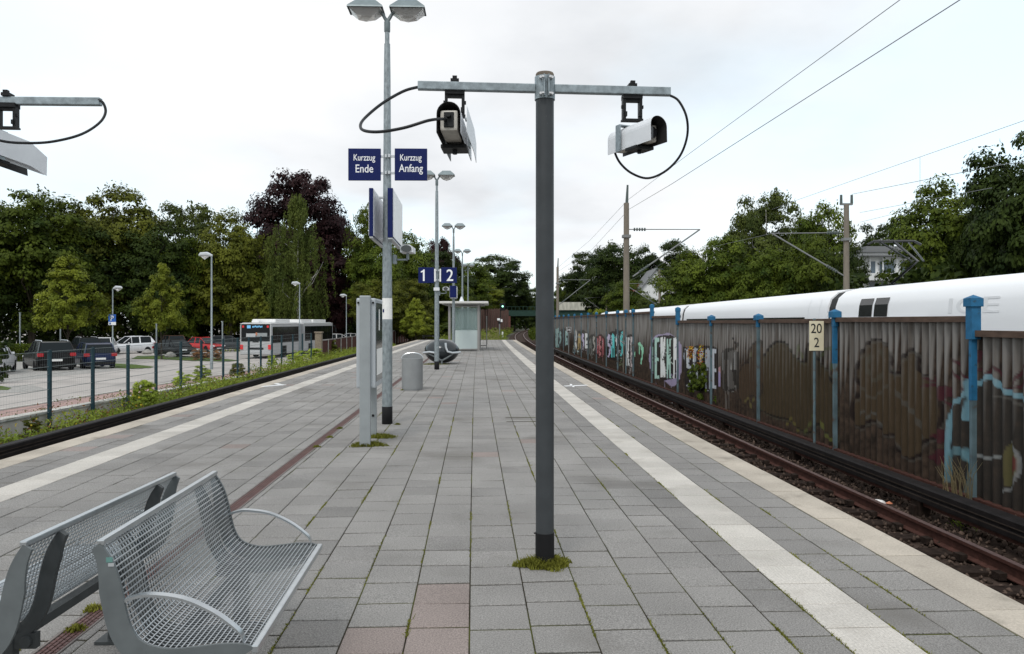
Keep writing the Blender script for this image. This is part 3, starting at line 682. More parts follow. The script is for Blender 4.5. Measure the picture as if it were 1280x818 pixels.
# pale blue halo round a dark arch
arch = smooth(B_([(125, 690), (130, 560), (140, 420), (165, 385), (205, 375), (225, 330), (290, 305), (330, 350), (400, 385), (470, 430), (560, 560), (600, 800), (300, 800), (200, 690)]))
fill(arch, (.026, .023, .020), .85)
line(smooth(B_([(120, 700), (128, 560), (142, 425), (180, 385), (220, 350), (290, 306), (335, 355), (430, 395), (520, 480)]), closed=False), SKY_, 5.5, .8)
line(smooth(B_([(130, 690), (138, 600), (175, 590), (205, 620)]), closed=False), (.14, .29, .34), 9, .55)
line(B_([(200, 330), (205, 390), (195, 460)]), SKY_, 8, .85); line(B_([(195, 590), (210, 640), (200, 760)]), (.17, .34, .40), 8, .55)
fill(smooth(B_([(345, 600), (362, 560), (385, 590), (395, 640), (380, 700), (350, 720), (345, 660)])), (.10, .09, .035), .8)
fill(smooth(B_([(362, 620), (385, 610), (390, 650), (370, 690)])), (.12, .022, .02), .85)
line(smooth(B_([(340, 740), (375, 720), (396, 650), (385, 580), (365, 555)]), closed=False), (.24, .25, .25), 1.6, .7)
line(B_([(240, 605), (280, 615), (320, 610)]), (.26, .28, .28), 1.5, .7); line(smooth(B_([(300, 380), (360, 390), (424, 430)]), closed=False), (.10, .095, .085), 1.5, .6)
# lettered piece in mint, lavender and straw
Cc = lambda pts: crop(780, 370, 5.456, pts)
fill(smooth(Cc([(168, 430), (180, 330), (215, 268), (262, 262), (300, 250), (345, 280), (385, 330), (392, 420), (380, 560), (330, 620), (250, 560), (185, 520)]), 3), (.23, .20, .30), .72)
fill(smooth(Cc([(182, 430), (190, 330), (232, 275), (280, 278), (330, 280), (368, 330), (372, 440), (366, 556), (300, 548), (240, 520), (185, 515)]), 3), INK, .96)
MINT, STR, LAV = (.23, .36, .31), (.42, .41, .24), (.30, .27, .38)
for pts, c in (([(188, 510), (192, 360), (208, 300), (226, 290), (216, 400), (214, 520)], MINT), ([(222, 520), (228, 300), (244, 286), (246, 420), (240, 526)], STR), ([(206, 420), (232, 400), (232, 430), (206, 450)], MINT),
               ([(254, 530), (252, 440), (282, 420), (272, 380), (254, 370), (262, 296), (300, 290), (304, 350), (284, 345), (300, 400), (300, 470), (278, 540)], MINT), ([(300, 320), (312, 300), (312, 370), (300, 372)], STR),
               ([(306, 540), (308, 390), (318, 296), (346, 300), (356, 390), (364, 548), (346, 550), (340, 460), (324, 460), (322, 542)], MINT), ([(322, 420), (328, 330), (340, 330), (342, 420)], STR),
               ([(206, 330), (220, 318), (216, 380), (204, 380)], STR), ([(284, 390), (318, 372), (314, 390), (290, 410)], STR), ([(346, 320), (364, 340), (366, 500), (356, 400)], LAV)): fill(Cc(pts), c, .97)
for x in (236, 272, 318, 340, 368): line(Cc([(x, 520), (x + 2, 600 + (x % 7) * 6)]), LAV, 3, .6)
# grey chrome piece
fill(Cc([(398, 420), (400, 350), (428, 350), (430, 420), (420, 520), (404, 520)]), INK, .9); fill(Cc([(404, 410), (408, 360), (422, 360), (422, 500), (410, 500)]), (.17, .19, .22), .9)
fill(Cc([(500, 640), (504, 380), (520, 345), (560, 350), (600, 340), (632, 356), (634, 480), (612, 560), (604, 680), (560, 660)]), INK, .93)
for pts in ([(512, 600), (512, 390), (526, 355), (540, 372), (542, 610)], [(550, 640), (552, 380), (572, 362), (576, 480), (572, 650)], [(584, 650), (586, 370), (602, 356), (602, 520), (598, 660)], [(608, 540), (610, 366), (628, 366), (628, 470)]): fill(Cc(pts), (.165, .18, .205), .95)
line(Cc([(590, 440), (606, 480)]), (.5, .52, .55), 1.4); fill(Cc([(636, 500), (650, 520), (656, 620), (620, 625), (616, 590)]), (.20, .17, .30), .8); fill(Cc([(640, 500), (648, 480), (650, 530)]), (.30, .17, .18), .7)
# black and white scribble
fill(Cc([(665, 640), (668, 420), (690, 370), (740, 390), (762, 440), (758, 640), (700, 660)]), (.045, .040, .036), .7)
_r = random.Random(3)
for k in range(26):
    x, y = _r.uniform(672, 752), _r.uniform(390, 640); line(smooth(Cc([(x, y), (x + _r.uniform(-14, 14), y + _r.uniform(6, 26)), (x + _r.uniform(-14, 14), y + _r.uniform(10, 40))]), closed=False), (.21, .20, .19) if k % 3 else INK, 1.2, .8)
for x in (690, 708, 725, 742): line(Cc([(x, 650), (x + 1, 770)]), (.16, .15, .14), 1.6, .6)
line(Cc([(738, 290), (742, 300)]), INK, 2); line(Cc([(750, 315), (765, 335), (772, 325), (768, 350)]), INK, 2.4)
bl3 = smooth(Cc([(790, 720), (778, 560), (800, 480), (840, 440), (860, 350), (910, 305), (935, 330), (936, 600), (920, 700), (860, 680), (830, 740)])); fill(bl3, (.048, .031, .018), .88); line(bl3, (.014, .012, .010), 1.8, .8)
line(Cc([(862, 280), (868, 360), (856, 420)]), (.10, .10, .05), 3, .6); line(Cc([(820, 720), (850, 690), (860, 760), (880, 700)]), (.15, .13, .045), 2.5, .6); line(Cc([(810, 455), (850, 455), (858, 420)]), INK, 1.6)
# far pieces
D_ = lambda pts: crop(690, 380, 8.182, pts)
fill(D_([(30, 260), (70, 245), (75, 440), (35, 440)]), (.20, .30, .29), .8); line(D_([(45, 260), (50, 430)]), (.5, .55, .55), 1, .7); line(D_([(35, 445), (72, 440)]), (.14, .34, .30), 1.4, .8)
line(D_([(95, 300), (115, 330), (100, 380), (130, 410)]), (.03, .03, .03), 1.2, .8)
fill(D_([(222, 300), (240, 265), (275, 290), (278, 460), (228, 480)]), (.30, .29, .27), .85); fill(D_([(236, 330), (262, 320), (262, 450), (236, 450)]), (.22, .155, .055), .9); fill(D_([(232, 465), (284, 460), (282, 490), (236, 492)]), (.36, .45, .46), .8)
fill(D_([(296, 340), (330, 320), (350, 370), (348, 480), (310, 470)]), (.30, .26, .30), .8); line(D_([(310, 350), (325, 420), (340, 370)]), (.10, .09, .10), 1, .7)
fill(D_([(388, 350), (430, 320), (435, 480), (400, 540)]), (.12, .13, .12), .6)
fill(D_([(446, 330), (515, 335), (522, 430), (515, 540), (480, 545), (452, 470)]), (.22, .062, .070), .9)
for k in range(9): x, y = _r.uniform(456, 510), _r.uniform(345, 520); line(D_([(x, y), (x + 10, y + 20), (x - 5, y + 40)]), (.07, .02, .025) if k % 2 else (.36, .20, .20), 1, .8)
fill(D_([(572, 320), (610, 305), (620, 350), (612, 455), (580, 450)]), INK, .9); fill(D_([(578, 340), (608, 318), (612, 440), (582, 430)]), (.26, .26, .40), .9); line(D_([(585, 380), (600, 400), (592, 430)]), INK, 1.1)
fill(D_([(640, 250), (690, 275), (725, 265), (732, 420), (722, 600), (640, 560), (632, 400)]), (.016, .020, .018), .93); fill(D_([(648, 310), (672, 290), (676, 360), (652, 370)]), (.06, .36, .36), .95); fill(D_([(690, 300), (722, 280), (718, 370), (694, 350)]), (.05, .33, .35), .95)
fill(D_([(640, 500), (705, 490), (704, 560), (645, 560)]), (.46, .50, .55), .9)
for k in range(5): line(D_([(650 + 14 * k, 380), (646 + 14 * k, 500)]), (.16, .26, .16) if k % 2 else (.04, .25, .25), 1, .7)
fill(D_([(775, 420), (795, 320), (810, 380), (815, 480), (805, 690), (775, 640)]), (.27, .24, .24), .7); fill(D_([(812, 640), (828, 520), (852, 480), (835, 600), (820, 690)]), (.17, .38, .26), .9)
fill(Cc([(94, 320), (104, 312), (132, 352), (128, 400), (116, 470), (108, 460), (118, 400), (112, 350), (102, 340), (108, 400), (104, 420)]), (.17, .38, .26), .85)

def letters(px0, px1, y0, y1, n, cols_, edge=INK, seed=1):   # a run of interlocked outlined letter shapes
    r = random.Random(seed); w_ = (px1 - px0) / n
    back = [(px0 - w_ * .15, y0 + 4), (px0 + (px1 - px0) * .3, y0 - 1.5), (px0 + (px1 - px0) * .7, y0 - 2), (px1 + w_ * .15, y0 + 3), (px1 + w_ * .2, y1 - 3), (px0 + (px1 - px0) * .5, y1 + 2), (px0 - w_ * .15, y1 - 2)]
    fill(back, edge, .92)
    for k in range(n):
        x = px0 + k * w_; t_, bt = y0 + r.uniform(0, 3), y1 - r.uniform(0, 4); m_ = (t_ + bt) / 2; c_ = cols_[k % len(cols_)]; g_ = w_ * .12
        kind = r.randrange(4)
        if kind == 0: P_ = [(x + g_, bt), (x + g_ * 1.4, t_ + 3), (x + w_ * .45, t_), (x + w_ - g_, t_ + 3), (x + w_ - g_, bt), (x + w_ * .66, bt), (x + w_ * .62, m_ + 3), (x + w_ * .4, m_ + 3), (x + w_ * .38, bt)]
        elif kind == 1: P_ = [(x + w_ - g_, t_ + 2), (x + w_ * .4, t_), (x + g_, t_ + 5), (x + w_ * .3, m_), (x + w_ * .62, m_ + 2), (x + w_ * .55, bt - 4), (x + g_, bt - 2), (x + w_ * .5, bt), (x + w_ - g_, bt - 5), (x + w_ - g_ * .8, m_ - 1), (x + w_ * .5, m_ - 4), (x + w_ * .8, t_ + 5)]
        elif kind == 2: P_ = [(x + g_, t_ + 1), (x + w_ * .42, t_), (x + w_ * .46, m_), (x + w_ * .62, t_ + 1), (x + w_ - g_, t_), (x + w_ * .76, m_ + 2), (x + w_ - g_, bt), (x + w_ * .60, bt), (x + w_ * .44, m_ + 6), (x + w_ * .42, bt), (x + g_, bt)]
        else: P_ = [(x + g_, t_), (x + w_ - g_, t_ + 1), (x + w_ - g_, t_ + 6), (x + w_ * .45, t_ + 6), (x + w_ * .45, m_), (x + w_ * .8, m_), (x + w_ * .8, m_ + 4), (x + w_ * .45, m_ + 4), (x + w_ * .45, bt - 4), (x + w_ - g_, bt - 4), (x + w_ - g_, bt), (x + g_, bt)]
        fill(P_, c_, .97); line([(x + w_ * .3, t_ + 4), (x + w_ * .28, m_)], (.62, .64, .64), .7, .8)
        if r.random() < .7: line([(x + w_ * .5, bt), (x + w_ * .52, bt + r.uniform(3, 8))], c_, .8, .6)
PALE, MIN2, LIL, SIL2 = (.44, .45, .45), (.24, .36, .32), (.31, .28, .38), (.26, .28, .31)
letters(817, 847, 421, 474, 4, [MIN2, PALE, MIN2, PALE], seed=4)
letters(856, 896, 434, 488, 5, [SIL2, (.20, .22, .25)], seed=8)
letters(717, 735, 415, 439, 4, [PALE, (.30, .22, .10), LIL], edge=(.05, .045, .04), seed=3)
letters(745, 755, 420, 445, 3, [(.24, .07, .08), (.30, .12, .12)], edge=(.05, .012, .014), seed=6)
letters(758, 779, 416, 449, 4, [LIL, (.07, .36, .36), PALE, (.05, .30, .30)], seed=9)
letters(782, 792, 420, 460, 2, [PALE, (.30, .26, .26)], seed=12); letters(698, 710, 413, 433, 3, [(.20, .30, .29), (.10, .10, .10)], edge=(.05, .05, .05), seed=13); letters(736, 744, 420, 443, 2, [(.13, .14, .13), (.24, .23, .21)], edge=(.04, .04, .035), seed=15)
letters(902, 921, 437, 489, 4, [(.085, .08, .075), (.14, .135, .13)], edge=(.02, .018, .016), seed=18)
# outlines, fades and drips over the far pieces so that each reads as layered spray paint
for (x0, y0, x1, y1, cols_) in ((30, 250, 75, 440, [(.05, .10, .10), (.45, .55, .55)]), (222, 270, 280, 480, [(.05, .04, .03), (.42, .36, .22), (.34, .44, .46)]), (296, 330, 350, 475, [(.06, .05, .06), (.44, .40, .46)]), (390, 330, 432, 520, [(.04, .04, .04), (.28, .27, .25)]),
                                 (448, 330, 520, 540, [(.03, .01, .012), (.34, .10, .11), (.45, .30, .30)]), (575, 315, 615, 450, [(.02, .02, .04), (.40, .40, .55)]), (636, 260, 730, 600, [(.01, .012, .01), (.07, .42, .42), (.46, .50, .52), (.20, .30, .15)]), (776, 330, 815, 690, [(.10, .08, .08), (.40, .36, .36)])):
    for k in range(16):
        x, y = _r.uniform(x0, x1), _r.uniform(y0, y1); w_ = (x1 - x0) * .3; h_ = (y1 - y0) * .22
        line(smooth(D_([(x, y), (x + _r.uniform(-w_, w_), y + _r.uniform(0, h_)), (x + _r.uniform(-w_, w_), y + _r.uniform(.3 * h_, 1.4 * h_))]), closed=False), cols_[k % len(cols_)], _r.uniform(.5, 1.1), .85)
    for k in range(5): x = _r.uniform(x0, x1); line(D_([(x, y1 - 10), (x + 2, y1 + _r.uniform(10, 50))]), cols_[-1], .5, .6)
for k in range(20):
    x, y = _r.uniform(188, 362), _r.uniform(300, 520); line(smooth(Cc([(x, y), (x + _r.uniform(-12, 12), y + _r.uniform(8, 30)), (x + _r.uniform(-12, 12), y + _r.uniform(20, 60))]), closed=False), (INK, (.42, .48, .44), (.30, .26, .40))[k % 3], 1.1, .85)
for k in range(14):
    x, y = _r.uniform(402, 626), _r.uniform(360, 620); line(Cc([(x, y), (x + _r.uniform(-8, 8), y + _r.uniform(10, 50))]), (INK, (.30, .32, .36))[k % 2], 1.2, .85)
for k in range(9): x = _r.uniform(190, 380); line(Cc([(x, 540), (x + 2, 590 + _r.uniform(0, 60))]), (.34, .30, .44), .9, .6)
def inside(py, pz, q):
    r = np.zeros(py.shape, bool); n = len(q)
    for i in range(n):
        (x1, y1), (x2, y2) = q[i], q[i - 1]
        if y1 == y2: continue
        c = ((y1 > pz) != (y2 > pz)) & (py < (x2 - x1) * (pz - y1) / (y2 - y1) + x1); r ^= c
    return r
def dist(py, pz, q):
    d = np.full(py.shape, 1e9)
    for i in range(len(q) - 1):
        ax, ay = q[i]; bx, by = q[i + 1]; L2 = (bx - ax) ** 2 + (by - ay) ** 2 + 1e-12
        t = np.clip(((py - ax) * (bx - ax) + (pz - ay) * (by - ay)) / L2, 0, 1); d = np.minimum(d, np.hypot(py - ax - t * (bx - ax), pz - ay - t * (by - ay)))
    return d
def panel(y0, y1, top, bot, fine):
    ds, dz = (.02, .026) if y0 < 30 else (.0333, .04) if fine else (.0667, .10)
    ny = int(round((y1 - y0) / ds)) + 1; nz = int(round((top - bot) / dz)) + 1
    Y = np.linspace(y0, y1, ny); Z = np.linspace(bot, top, nz); ph = ((Y - y0) / .2) % 1.0
    dep = np.interp(ph, [0, .24, .36, .64, .76, 1], [1, 1, 0, 0, 1, 1]); X = np.array([xR(y) for y in Y]) + NB + .062 * dep
    GY, GZ = np.meshgrid(Y, Z); V = np.stack([np.broadcast_to(X, GY.shape), GY, GZ], -1).reshape(-1, 3)
    i = np.arange(ny - 1); j = np.arange(nz - 1)[:, None]; a = (j * ny + i).ravel(); Fq = np.stack([a, a + ny, a + ny + 1, a + 1], 1)
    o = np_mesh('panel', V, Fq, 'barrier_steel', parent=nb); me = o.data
    C = np.zeros(GY.shape + (4,))
    for kind, q, col, al, w in ART:
        ysq = [p[0] for p in q]
        if max(ysq) < y0 - .5 or min(ysq) > y1 + .5: continue
        if kind == 'f': k = inside(GY, GZ, q) * al
        else: k = np.clip((max(w, .018) * 1.35 - dist(GY, GZ, q)) / (max(w, .018) * .3), 0, 1) * al
        na = C[..., 3] + k * (1 - C[..., 3])
        for c in range(3): C[..., c] = np.where(na > 0, (C[..., c] * C[..., 3] * (1 - k) + col[c] * k) / np.maximum(na, 1e-6), 0)
        C[..., 3] = na
    at_ = me.color_attributes.new('paint', 'FLOAT_COLOR', 'POINT'); at_.data.foreach_set('color', C.astype(np.float32).reshape(-1))
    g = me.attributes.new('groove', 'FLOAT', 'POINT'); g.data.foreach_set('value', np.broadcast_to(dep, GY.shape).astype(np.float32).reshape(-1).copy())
    return o
wy = [7.0, 11.1] + [yw(p, NB) for p in (1045, 949, 890, 848, 815.5, 792, 783, 772.5, 758.5, 746, 735.5, 727)]
while wy[-1] < 100: wy.append(wy[-1] + 4.15)
def wtop(y): return 1.47 if y < 11 else 1.68 if y < 15 else 1.655 if y < 19 else 1.635 if y < 27 else 1.82 if y < 31 else 2.02
for i in range(len(wy) - 1):
    y0, y1 = wy[i], wy[i + 1]; tp = wtop(y0 + .5) - .09
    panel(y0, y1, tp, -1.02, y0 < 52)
    ym = (y0 + y1) / 2; rz = math.atan2(-(xR(y1) - xR(y0)), y1 - y0); xm = (xR(y0) + xR(y1)) / 2 + NB
    b = MB(); b.box((xm + .03, ym, tp + .045), (.15, y1 - y0 - .1, .09), rz=rz); b.build('coping', 'coping', nb)
    b = MB(); b.box((xm - .02, ym, -1.02), (.12, y1 - y0 - .1, .12), rz=rz); b.build('plinth', 'rail_side', nb)
for i, y in enumerate(wy):
    tp = max(wtop(y - .5), wtop(y + .5)); x = xR(y) + NB - .02; big = y > 11.0 and y < 12 or 30.5 < y < 32 or 26 < y < 29
    zc = 1.74 if y < 12 else tp + .06 if big else tp - .08
    b = MB(); b.box((x, y, (zc - 1.15) / 2 - .02), (.075, .06 if y < 20 else .05, zc + 1.1), rz=.045); p = b.build('post', 'post_steel', nb)
    wc = .19 if y < 16 else .17 if big else .20 if y < 26 else .16
    b = MB(); lo = -.40 if big else -.10; wn = .14 if big else .10
    b.box((x, y, zc + lo / 2 + .045), (wn, wn, -lo + .09), rz=.045)
    b.box((x, y, zc + .135), (wc, wc, .12), rz=.045, bev=.008)
    h = wc / 2; vs = [(x - h, y - h, zc + .197), (x + h, y - h, zc + .197), (x + h, y + h, zc + .197), (x - h, y + h, zc + .197), (x, y, zc + .25)]
    b.add(vs, [(0, 1, 4), (1, 2, 4), (2, 3, 4), (3, 0, 4), (3, 2, 1, 0)]); c = b.build('cap', 'blue_paint', p)
    if y < 16:
        z0, z1 = (.45 if y < 12 else .75), zc + lo + .085; b = MB(); b.box((x - .005, y, (z0 + z1) / 2), (.084, .066, z1 - z0), rz=.045); b.build('blue_sleeve', 'blue_paint', p)
# ------------------------------------------------------------------ platform furniture
HD = 0.047                                          # heading of the platform near the camera (tilt of its axis to the left)
def tufts(name, label, cx, cy, rx, ry, n, h, material, seed, z=0.0):
    r = np.random.default_rng(seed); a = r.uniform(0, 2 * np.pi, n); q = r.random(n) ** .62 * (1 + .22 * np.sin(3 * a + seed) + .16 * np.sin(7 * a + 2 * seed)) * r.uniform(.75, 1.15, n)
    p = np.stack([cx + rx * q * np.cos(a), cy + ry * q * np.sin(a), np.full(n, z)], 1)
    hh = h * r.uniform(.3, 1.1, n) * (1.1 - .6 * q); lean = r.normal(0, .45, (n, 2)) * hh[:, None]; w = r.uniform(.003, .008, n)
    d = r.uniform(0, np.pi, n); e = np.stack([np.cos(d) * w, np.sin(d) * w, 0 * w], 1)
    mid = p + np.stack([lean[:, 0] * .4, lean[:, 1] * .4, hh * .65], 1); tip = p + np.stack([lean[:, 0], lean[:, 1], hh], 1)
    v = np.stack([p - e, p + e, mid + e * .7, mid - e * .7, tip + e * .15, tip - e * .15], 1).reshape(-1, 3)
    i = 6 * np.arange(n)[:, None]; f = np.concatenate([i + [0, 1, 2, 3], i + [3, 2, 4, 5]])
    return setp(np_mesh(name, v, f, material), label, 'moss' if 'moss' in name else 'weeds', kind='stuff')

# --- camera mast in the middle
def mast(loc, rz, label, left, right, detail=True):
    t = thing('camera_mast', label, 'camera mast', loc, rz)
    b = MB(); b.lathe([(.060, .005), (.060, 3.19)], 28); b.build('post', 'pole_grey', t, smooth=True)
    b = MB(); b.lathe([(.0605, .0), (.0625, .002), (.0625, .213), (.0605, .215)], 28); b.box((-.064, -.012, .212), (.02, .006, .008)); b.build('base_sleeve', 'black_sleeve', t, smooth=True)
    b = MB(); b.lathe([(.0605, 3.18), (.0605, 3.222), (.056, 3.232), (.0, 3.234)], 28); b.build('post_cap', 'rust_cap', t, smooth=True)
    b = MB(); b.lathe([(.0615, 3.055), (.067, 3.055), (.067, 3.205), (.0615, 3.205)], 28)
    for s in (-1, 1): b.box((s * .015, -.078, 3.13), (.008, .04, .14))
    b.build('clamp', 'galv_beam', t, smooth=True)
    b = MB()
    for s in (-1, 1):
        for z in (3.075, 3.18): b.tube([(s * .032, -.098, z), (s * .016, -.098, z)], .010, 6); b.tube([(s * .038, -.095, z), (s * .038, -.060, z)], .009, 6)
    b.build('bolts', 'steel_bolt', t)
    for x0, x1 in ((-left, -.064), (.064, right)):
        b = MB(); b.box(((x0 + x1) / 2, 0, 3.13), (x1 - x0, .05, .052), bev=.004); b.build('beam', 'galv_beam', t)
    return t
pm = gp(681, 706); mrz = .08
mast((pm.x, pm.y, 0), mrz, 'dark grey post with cross beam carrying two platform cameras, standing in moss', .83, .84)
tufts('moss_patch', 'moss and grass clump round the foot of the dark grey camera post', pm.x - .01, pm.y - .02, 0.165, .10, 2000, .07, 'leaf_moss', 5)
tufts('moss_patch', 'thin moss edge beside the dark grey camera post base', pm.x + .05, pm.y + .07, .12, .06, 380, .05, 'leaf_moss', 9)

def camera(label, loc, rz, pitch, hang_at, scale=1.0, shield=True, slant=.10):
    # forward is +Y; origin at the middle of the hood
    t = thing('security_camera', label, 'camera', loc, rz, 'platform cameras on the cross beams'); t.rotation_euler = (pitch, 0, rz); t.scale = (scale,) * 3
    L_, w, hs = .50, .066, .085
    arc = [(w * math.cos(math.pi * k / 12), w * math.sin(math.pi * k / 12) + .02) for k in range(13)]
    prof = [(w, -hs)] + arc + [(-w, -hs)]
    def shell(thk, mi, b):
        n = len(prof); vs = []
        for (x, z) in prof:
            q = 1 - thk / w if thk else 1
            fr = L_ / 2 + (slant if z < 0 else slant * max(0, 1 - z / .08))
            vs += [(x * q, -L_ / 2, z * (q if z > 0 else 1)), (x * q, fr, z * (q if z > 0 else 1))]
        b.add(vs, [(2 * i, 2 * i + 2, 2 * i + 3, 2 * i + 1) for i in range(n - 1)], mi)
    b = MB(); shell(0, 0, b); shell(.003, 1, b)
    n = len(prof)
    for e in (0, 1): b.add([], [])
    b.build('hood', ['white_metal', 'hood_inside'], t, fix=False)
    b = MB(); b.box((0, -.03, -.012), (.098, .40, .115), bev=.012); b.build('housing', 'housing', t)
    b = MB(); b.box((0, -.232, -.01), (.055, .012, .085), bev=.003); b.tube([(0, -.235, .01), (0, -.262, .01)], .013, 8); b.build('connector', 'black_plastic', t)
    b = MB(); b.lathe([(.0, 0), (.036, 0), (.04, .01)], 16); T = Matrix.Translation((0, .176, -.01)) @ Matrix.Rotation(R(-90), 4, 'X'); b.v = [tuple(T @ Vector(p)) for p in b.v]; b.build('lens_window', 'lens', t)
    b = MB(); b.box((0, .04, -.094), (.15, .13, .022), bev=.004); b.tube([(0, .04, -.10), (0, .04, -.125)], .014, 8); b.build('base_bracket', 'black_plastic', t)
    if shield:
        b = MB(); b.box((.086, .03, -.01), (.010, .05, .16)); b.box((.076, .03, .075), (.03, .05, .010)); b.build('yoke', 'galv_beam', t)
        b = MB(); b.add([(.094, -.20, -.07), (.094, .22, -.07), (.094, .34, -.095), (.094, .33, .02), (.094, .20, .075), (.094, -.20, .075), (.097, -.20, -.07), (.097, .22, -.07), (.097, .34, -.095), (.097, .33, .02), (.097, .20, .075), (.097, -.20, .075)],
                       [(0, 1, 2, 3, 4, 5), (11, 10, 9, 8, 7, 6)] + [(i, (i + 1) % 6, 6 + (i + 1) % 6, 6 + i) for i in range(6)]); b.build('side_shield', 'white_metal', t)
    return t
def hanger(t, world_pt, zb_, w=.11):                 # bracket from the beam down to the camera
    I = (Matrix.Translation(t.location) @ t.rotation_euler.to_matrix().to_4x4() @ Matrix.Diagonal((*t.scale, 1))).inverted()
    x, y = world_pt; b = MB(); b.T = I @ Matrix.Translation((x, y, 0)) @ Matrix.Rotation(mrz, 4, 'Z')
    b.box((0, 0, zb_ + .066), (.055, .07, .022)); b.box((0, 0, zb_ - .008), (w + .02, .07, .03)); b.box((0, -.02, zb_ + .085), (.03, .03, .02)); b.box((0, 0, zb_ - .03), (w - .02, .04, .02))
    for s in (-1, 1):
        b.box((s * w / 2, 0, zb_ - .085), (.020, .05, .16)); b.box((s * w / 2 + s * .012, -.01, zb_ - .075), (.014, .02, .02)); b.box((s * w / 2 - s * .008, -.02, zb_ - .125), (.016, .03, .03))
    b.box((0, 0, zb_ - .162), (w + .03, .06, .012))
    b.build('hanging_bracket', 'black_plastic', t)
def cable(t, pts, r=.010):
    I = (Matrix.Translation(t.location) @ t.rotation_euler.to_matrix().to_4x4() @ Matrix.Diagonal((*t.scale, 1))).inverted()
    p3 = []
    pts = [tuple(p) for p in pts]
    for i in range(len(pts) - 1):
        p0, p1, p2, p3_ = (pts[min(max(i + k, 0), len(pts) - 1)] for k in (-1, 0, 1, 2))
        for j in range(7):
            u = j / 7; p3.append(tuple(.5 * (2 * p1[d] + (p2[d] - p0[d]) * u + (2 * p0[d] - 5 * p1[d] + 4 * p2[d] - p3_[d]) * u * u + (3 * p1[d] - p0[d] - 3 * p2[d] + p3_[d]) * u ** 3) for d in range(3)))
    p3.append(pts[-1]); b = MB(); b.T = I; b.tube(p3, r, 8); b.build('cable', 'cable_black', t, smooth=True)
cl = camera('white hooded camera seen from behind, left on the cross beam, grey cable looping out', (-.375, 4.93, 2.835), -.05, -.06, None, 1.12)
hanger(cl, (-.375, 4.975), 3.104)
Yb = 4.95
cable(cl, [at(523, 109, 4.94), at(505, 114, 4.93), at(480, 128, 4.88), at(460, 144, 4.8), at(451, 155, 4.7), at(454, 163, 4.6), at(474, 165, 4.5), at(505, 160, 4.45), at(535, 151, 4.45), at(552, 149, 4.55), at(557, 150, 4.67)], .0095)
cr = camera('white hooded camera with black open front facing the viewer, right on the cross beam', (.815, 5.0, 2.815), math.pi + .46, .0, None, .95, shield=False, slant=.012)
hanger(cr, (.80, 5.07), 3.102)
b = MB(); b.box((.086, -.09, -.005), (.010, .05, .18)); b.box((.045, -.09, .088), (.09, .05, .008)); b.build('yoke', 'galv_beam', cr)
cable(cr, [at(836, 119, 5.09), at(848, 126, 5.09), at(858, 146, 5.1), at(859, 170, 5.15), at(850, 195, 5.2), at(832, 214, 5.25), at(810, 223, 5.3), at(790, 217, 5.3), at(776, 205, 5.28), at(769, 192, 5.24), at(768, 183, 5.2)], .008)
# second mast standing just outside the left edge, its beam end and camera in view
lm = (-4.10, 5.26, 0)
mast(lm, 0.03, 'camera post whose beam end reaches into the top left corner', .8, 1.235)
c3 = camera('white camera with cable loop hanging from the beam at the top left edge', (-3.545, 5.12, 2.80), -.27, -.12, None, 1.15)
hanger(c3, (-3.50, 5.275), 3.104)
cable(c3, [at(123, 125, 5.28), at(129, 129, 5.28), at(132, 140, 5.28), at(126, 152, 5.25), at(110, 164, 5.2), at(90, 172, 5.1), at(60, 178, 5.05), at(30, 179, 5.0), at(5, 177, 4.95), at(-20, 170, 4.9)], .009)

# --- lamps
def luminaire(s, t):
    # a grey hood over a clear faceted bowl, on one arm of the Y
    u = MB(); c = s * .325
    u.add([(c - .27, -.17, 6.60), (c + .27, -.17, 6.60), (c + .27, .17, 6.60), (c - .27, .17, 6.60), (c - .13, -.08, 6.735), (c + .13, -.08, 6.735), (c + .13, .08, 6.735), (c - .13, .08, 6.735),
           (c - .275, -.175, 6.575), (c + .275, -.175, 6.575), (c + .275, .175, 6.575), (c - .275, .175, 6.575)],
          [(4, 5, 6, 7), (0, 1, 5, 4), (1, 2, 6, 5), (2, 3, 7, 6), (3, 0, 4, 7), (8, 9, 1, 0), (9, 10, 2, 1), (10, 11, 3, 2), (11, 8, 0, 3)])
    h = u.build('lamp_hood', 'lamp_hood', t)
    u = MB(); u.add([(c - .25, -.15, 6.573), (c + .25, -.15, 6.573), (c + .25, .15, 6.573), (c - .25, .15, 6.573), (c - .13, -.09, 6.46), (c + .13, -.09, 6.46), (c + .13, .09, 6.46), (c - .13, .09, 6.46), (c, 0, 6.40)],
                    [(0, 1, 5, 4), (1, 2, 6, 5), (2, 3, 7, 6), (3, 0, 4, 7), (4, 5, 8), (5, 6, 8), (6, 7, 8), (7, 4, 8)]); u.build('lamp_bowl', 'lamp_glass', h)
    u = MB(); u.box((c, 0, 6.55), (.30, .16, .03)); u.tube([(c - .08, 0, 6.505), (c + .08, 0, 6.505)], .035, 8); u.build('lamp_tray', 'lamp_inner', h)
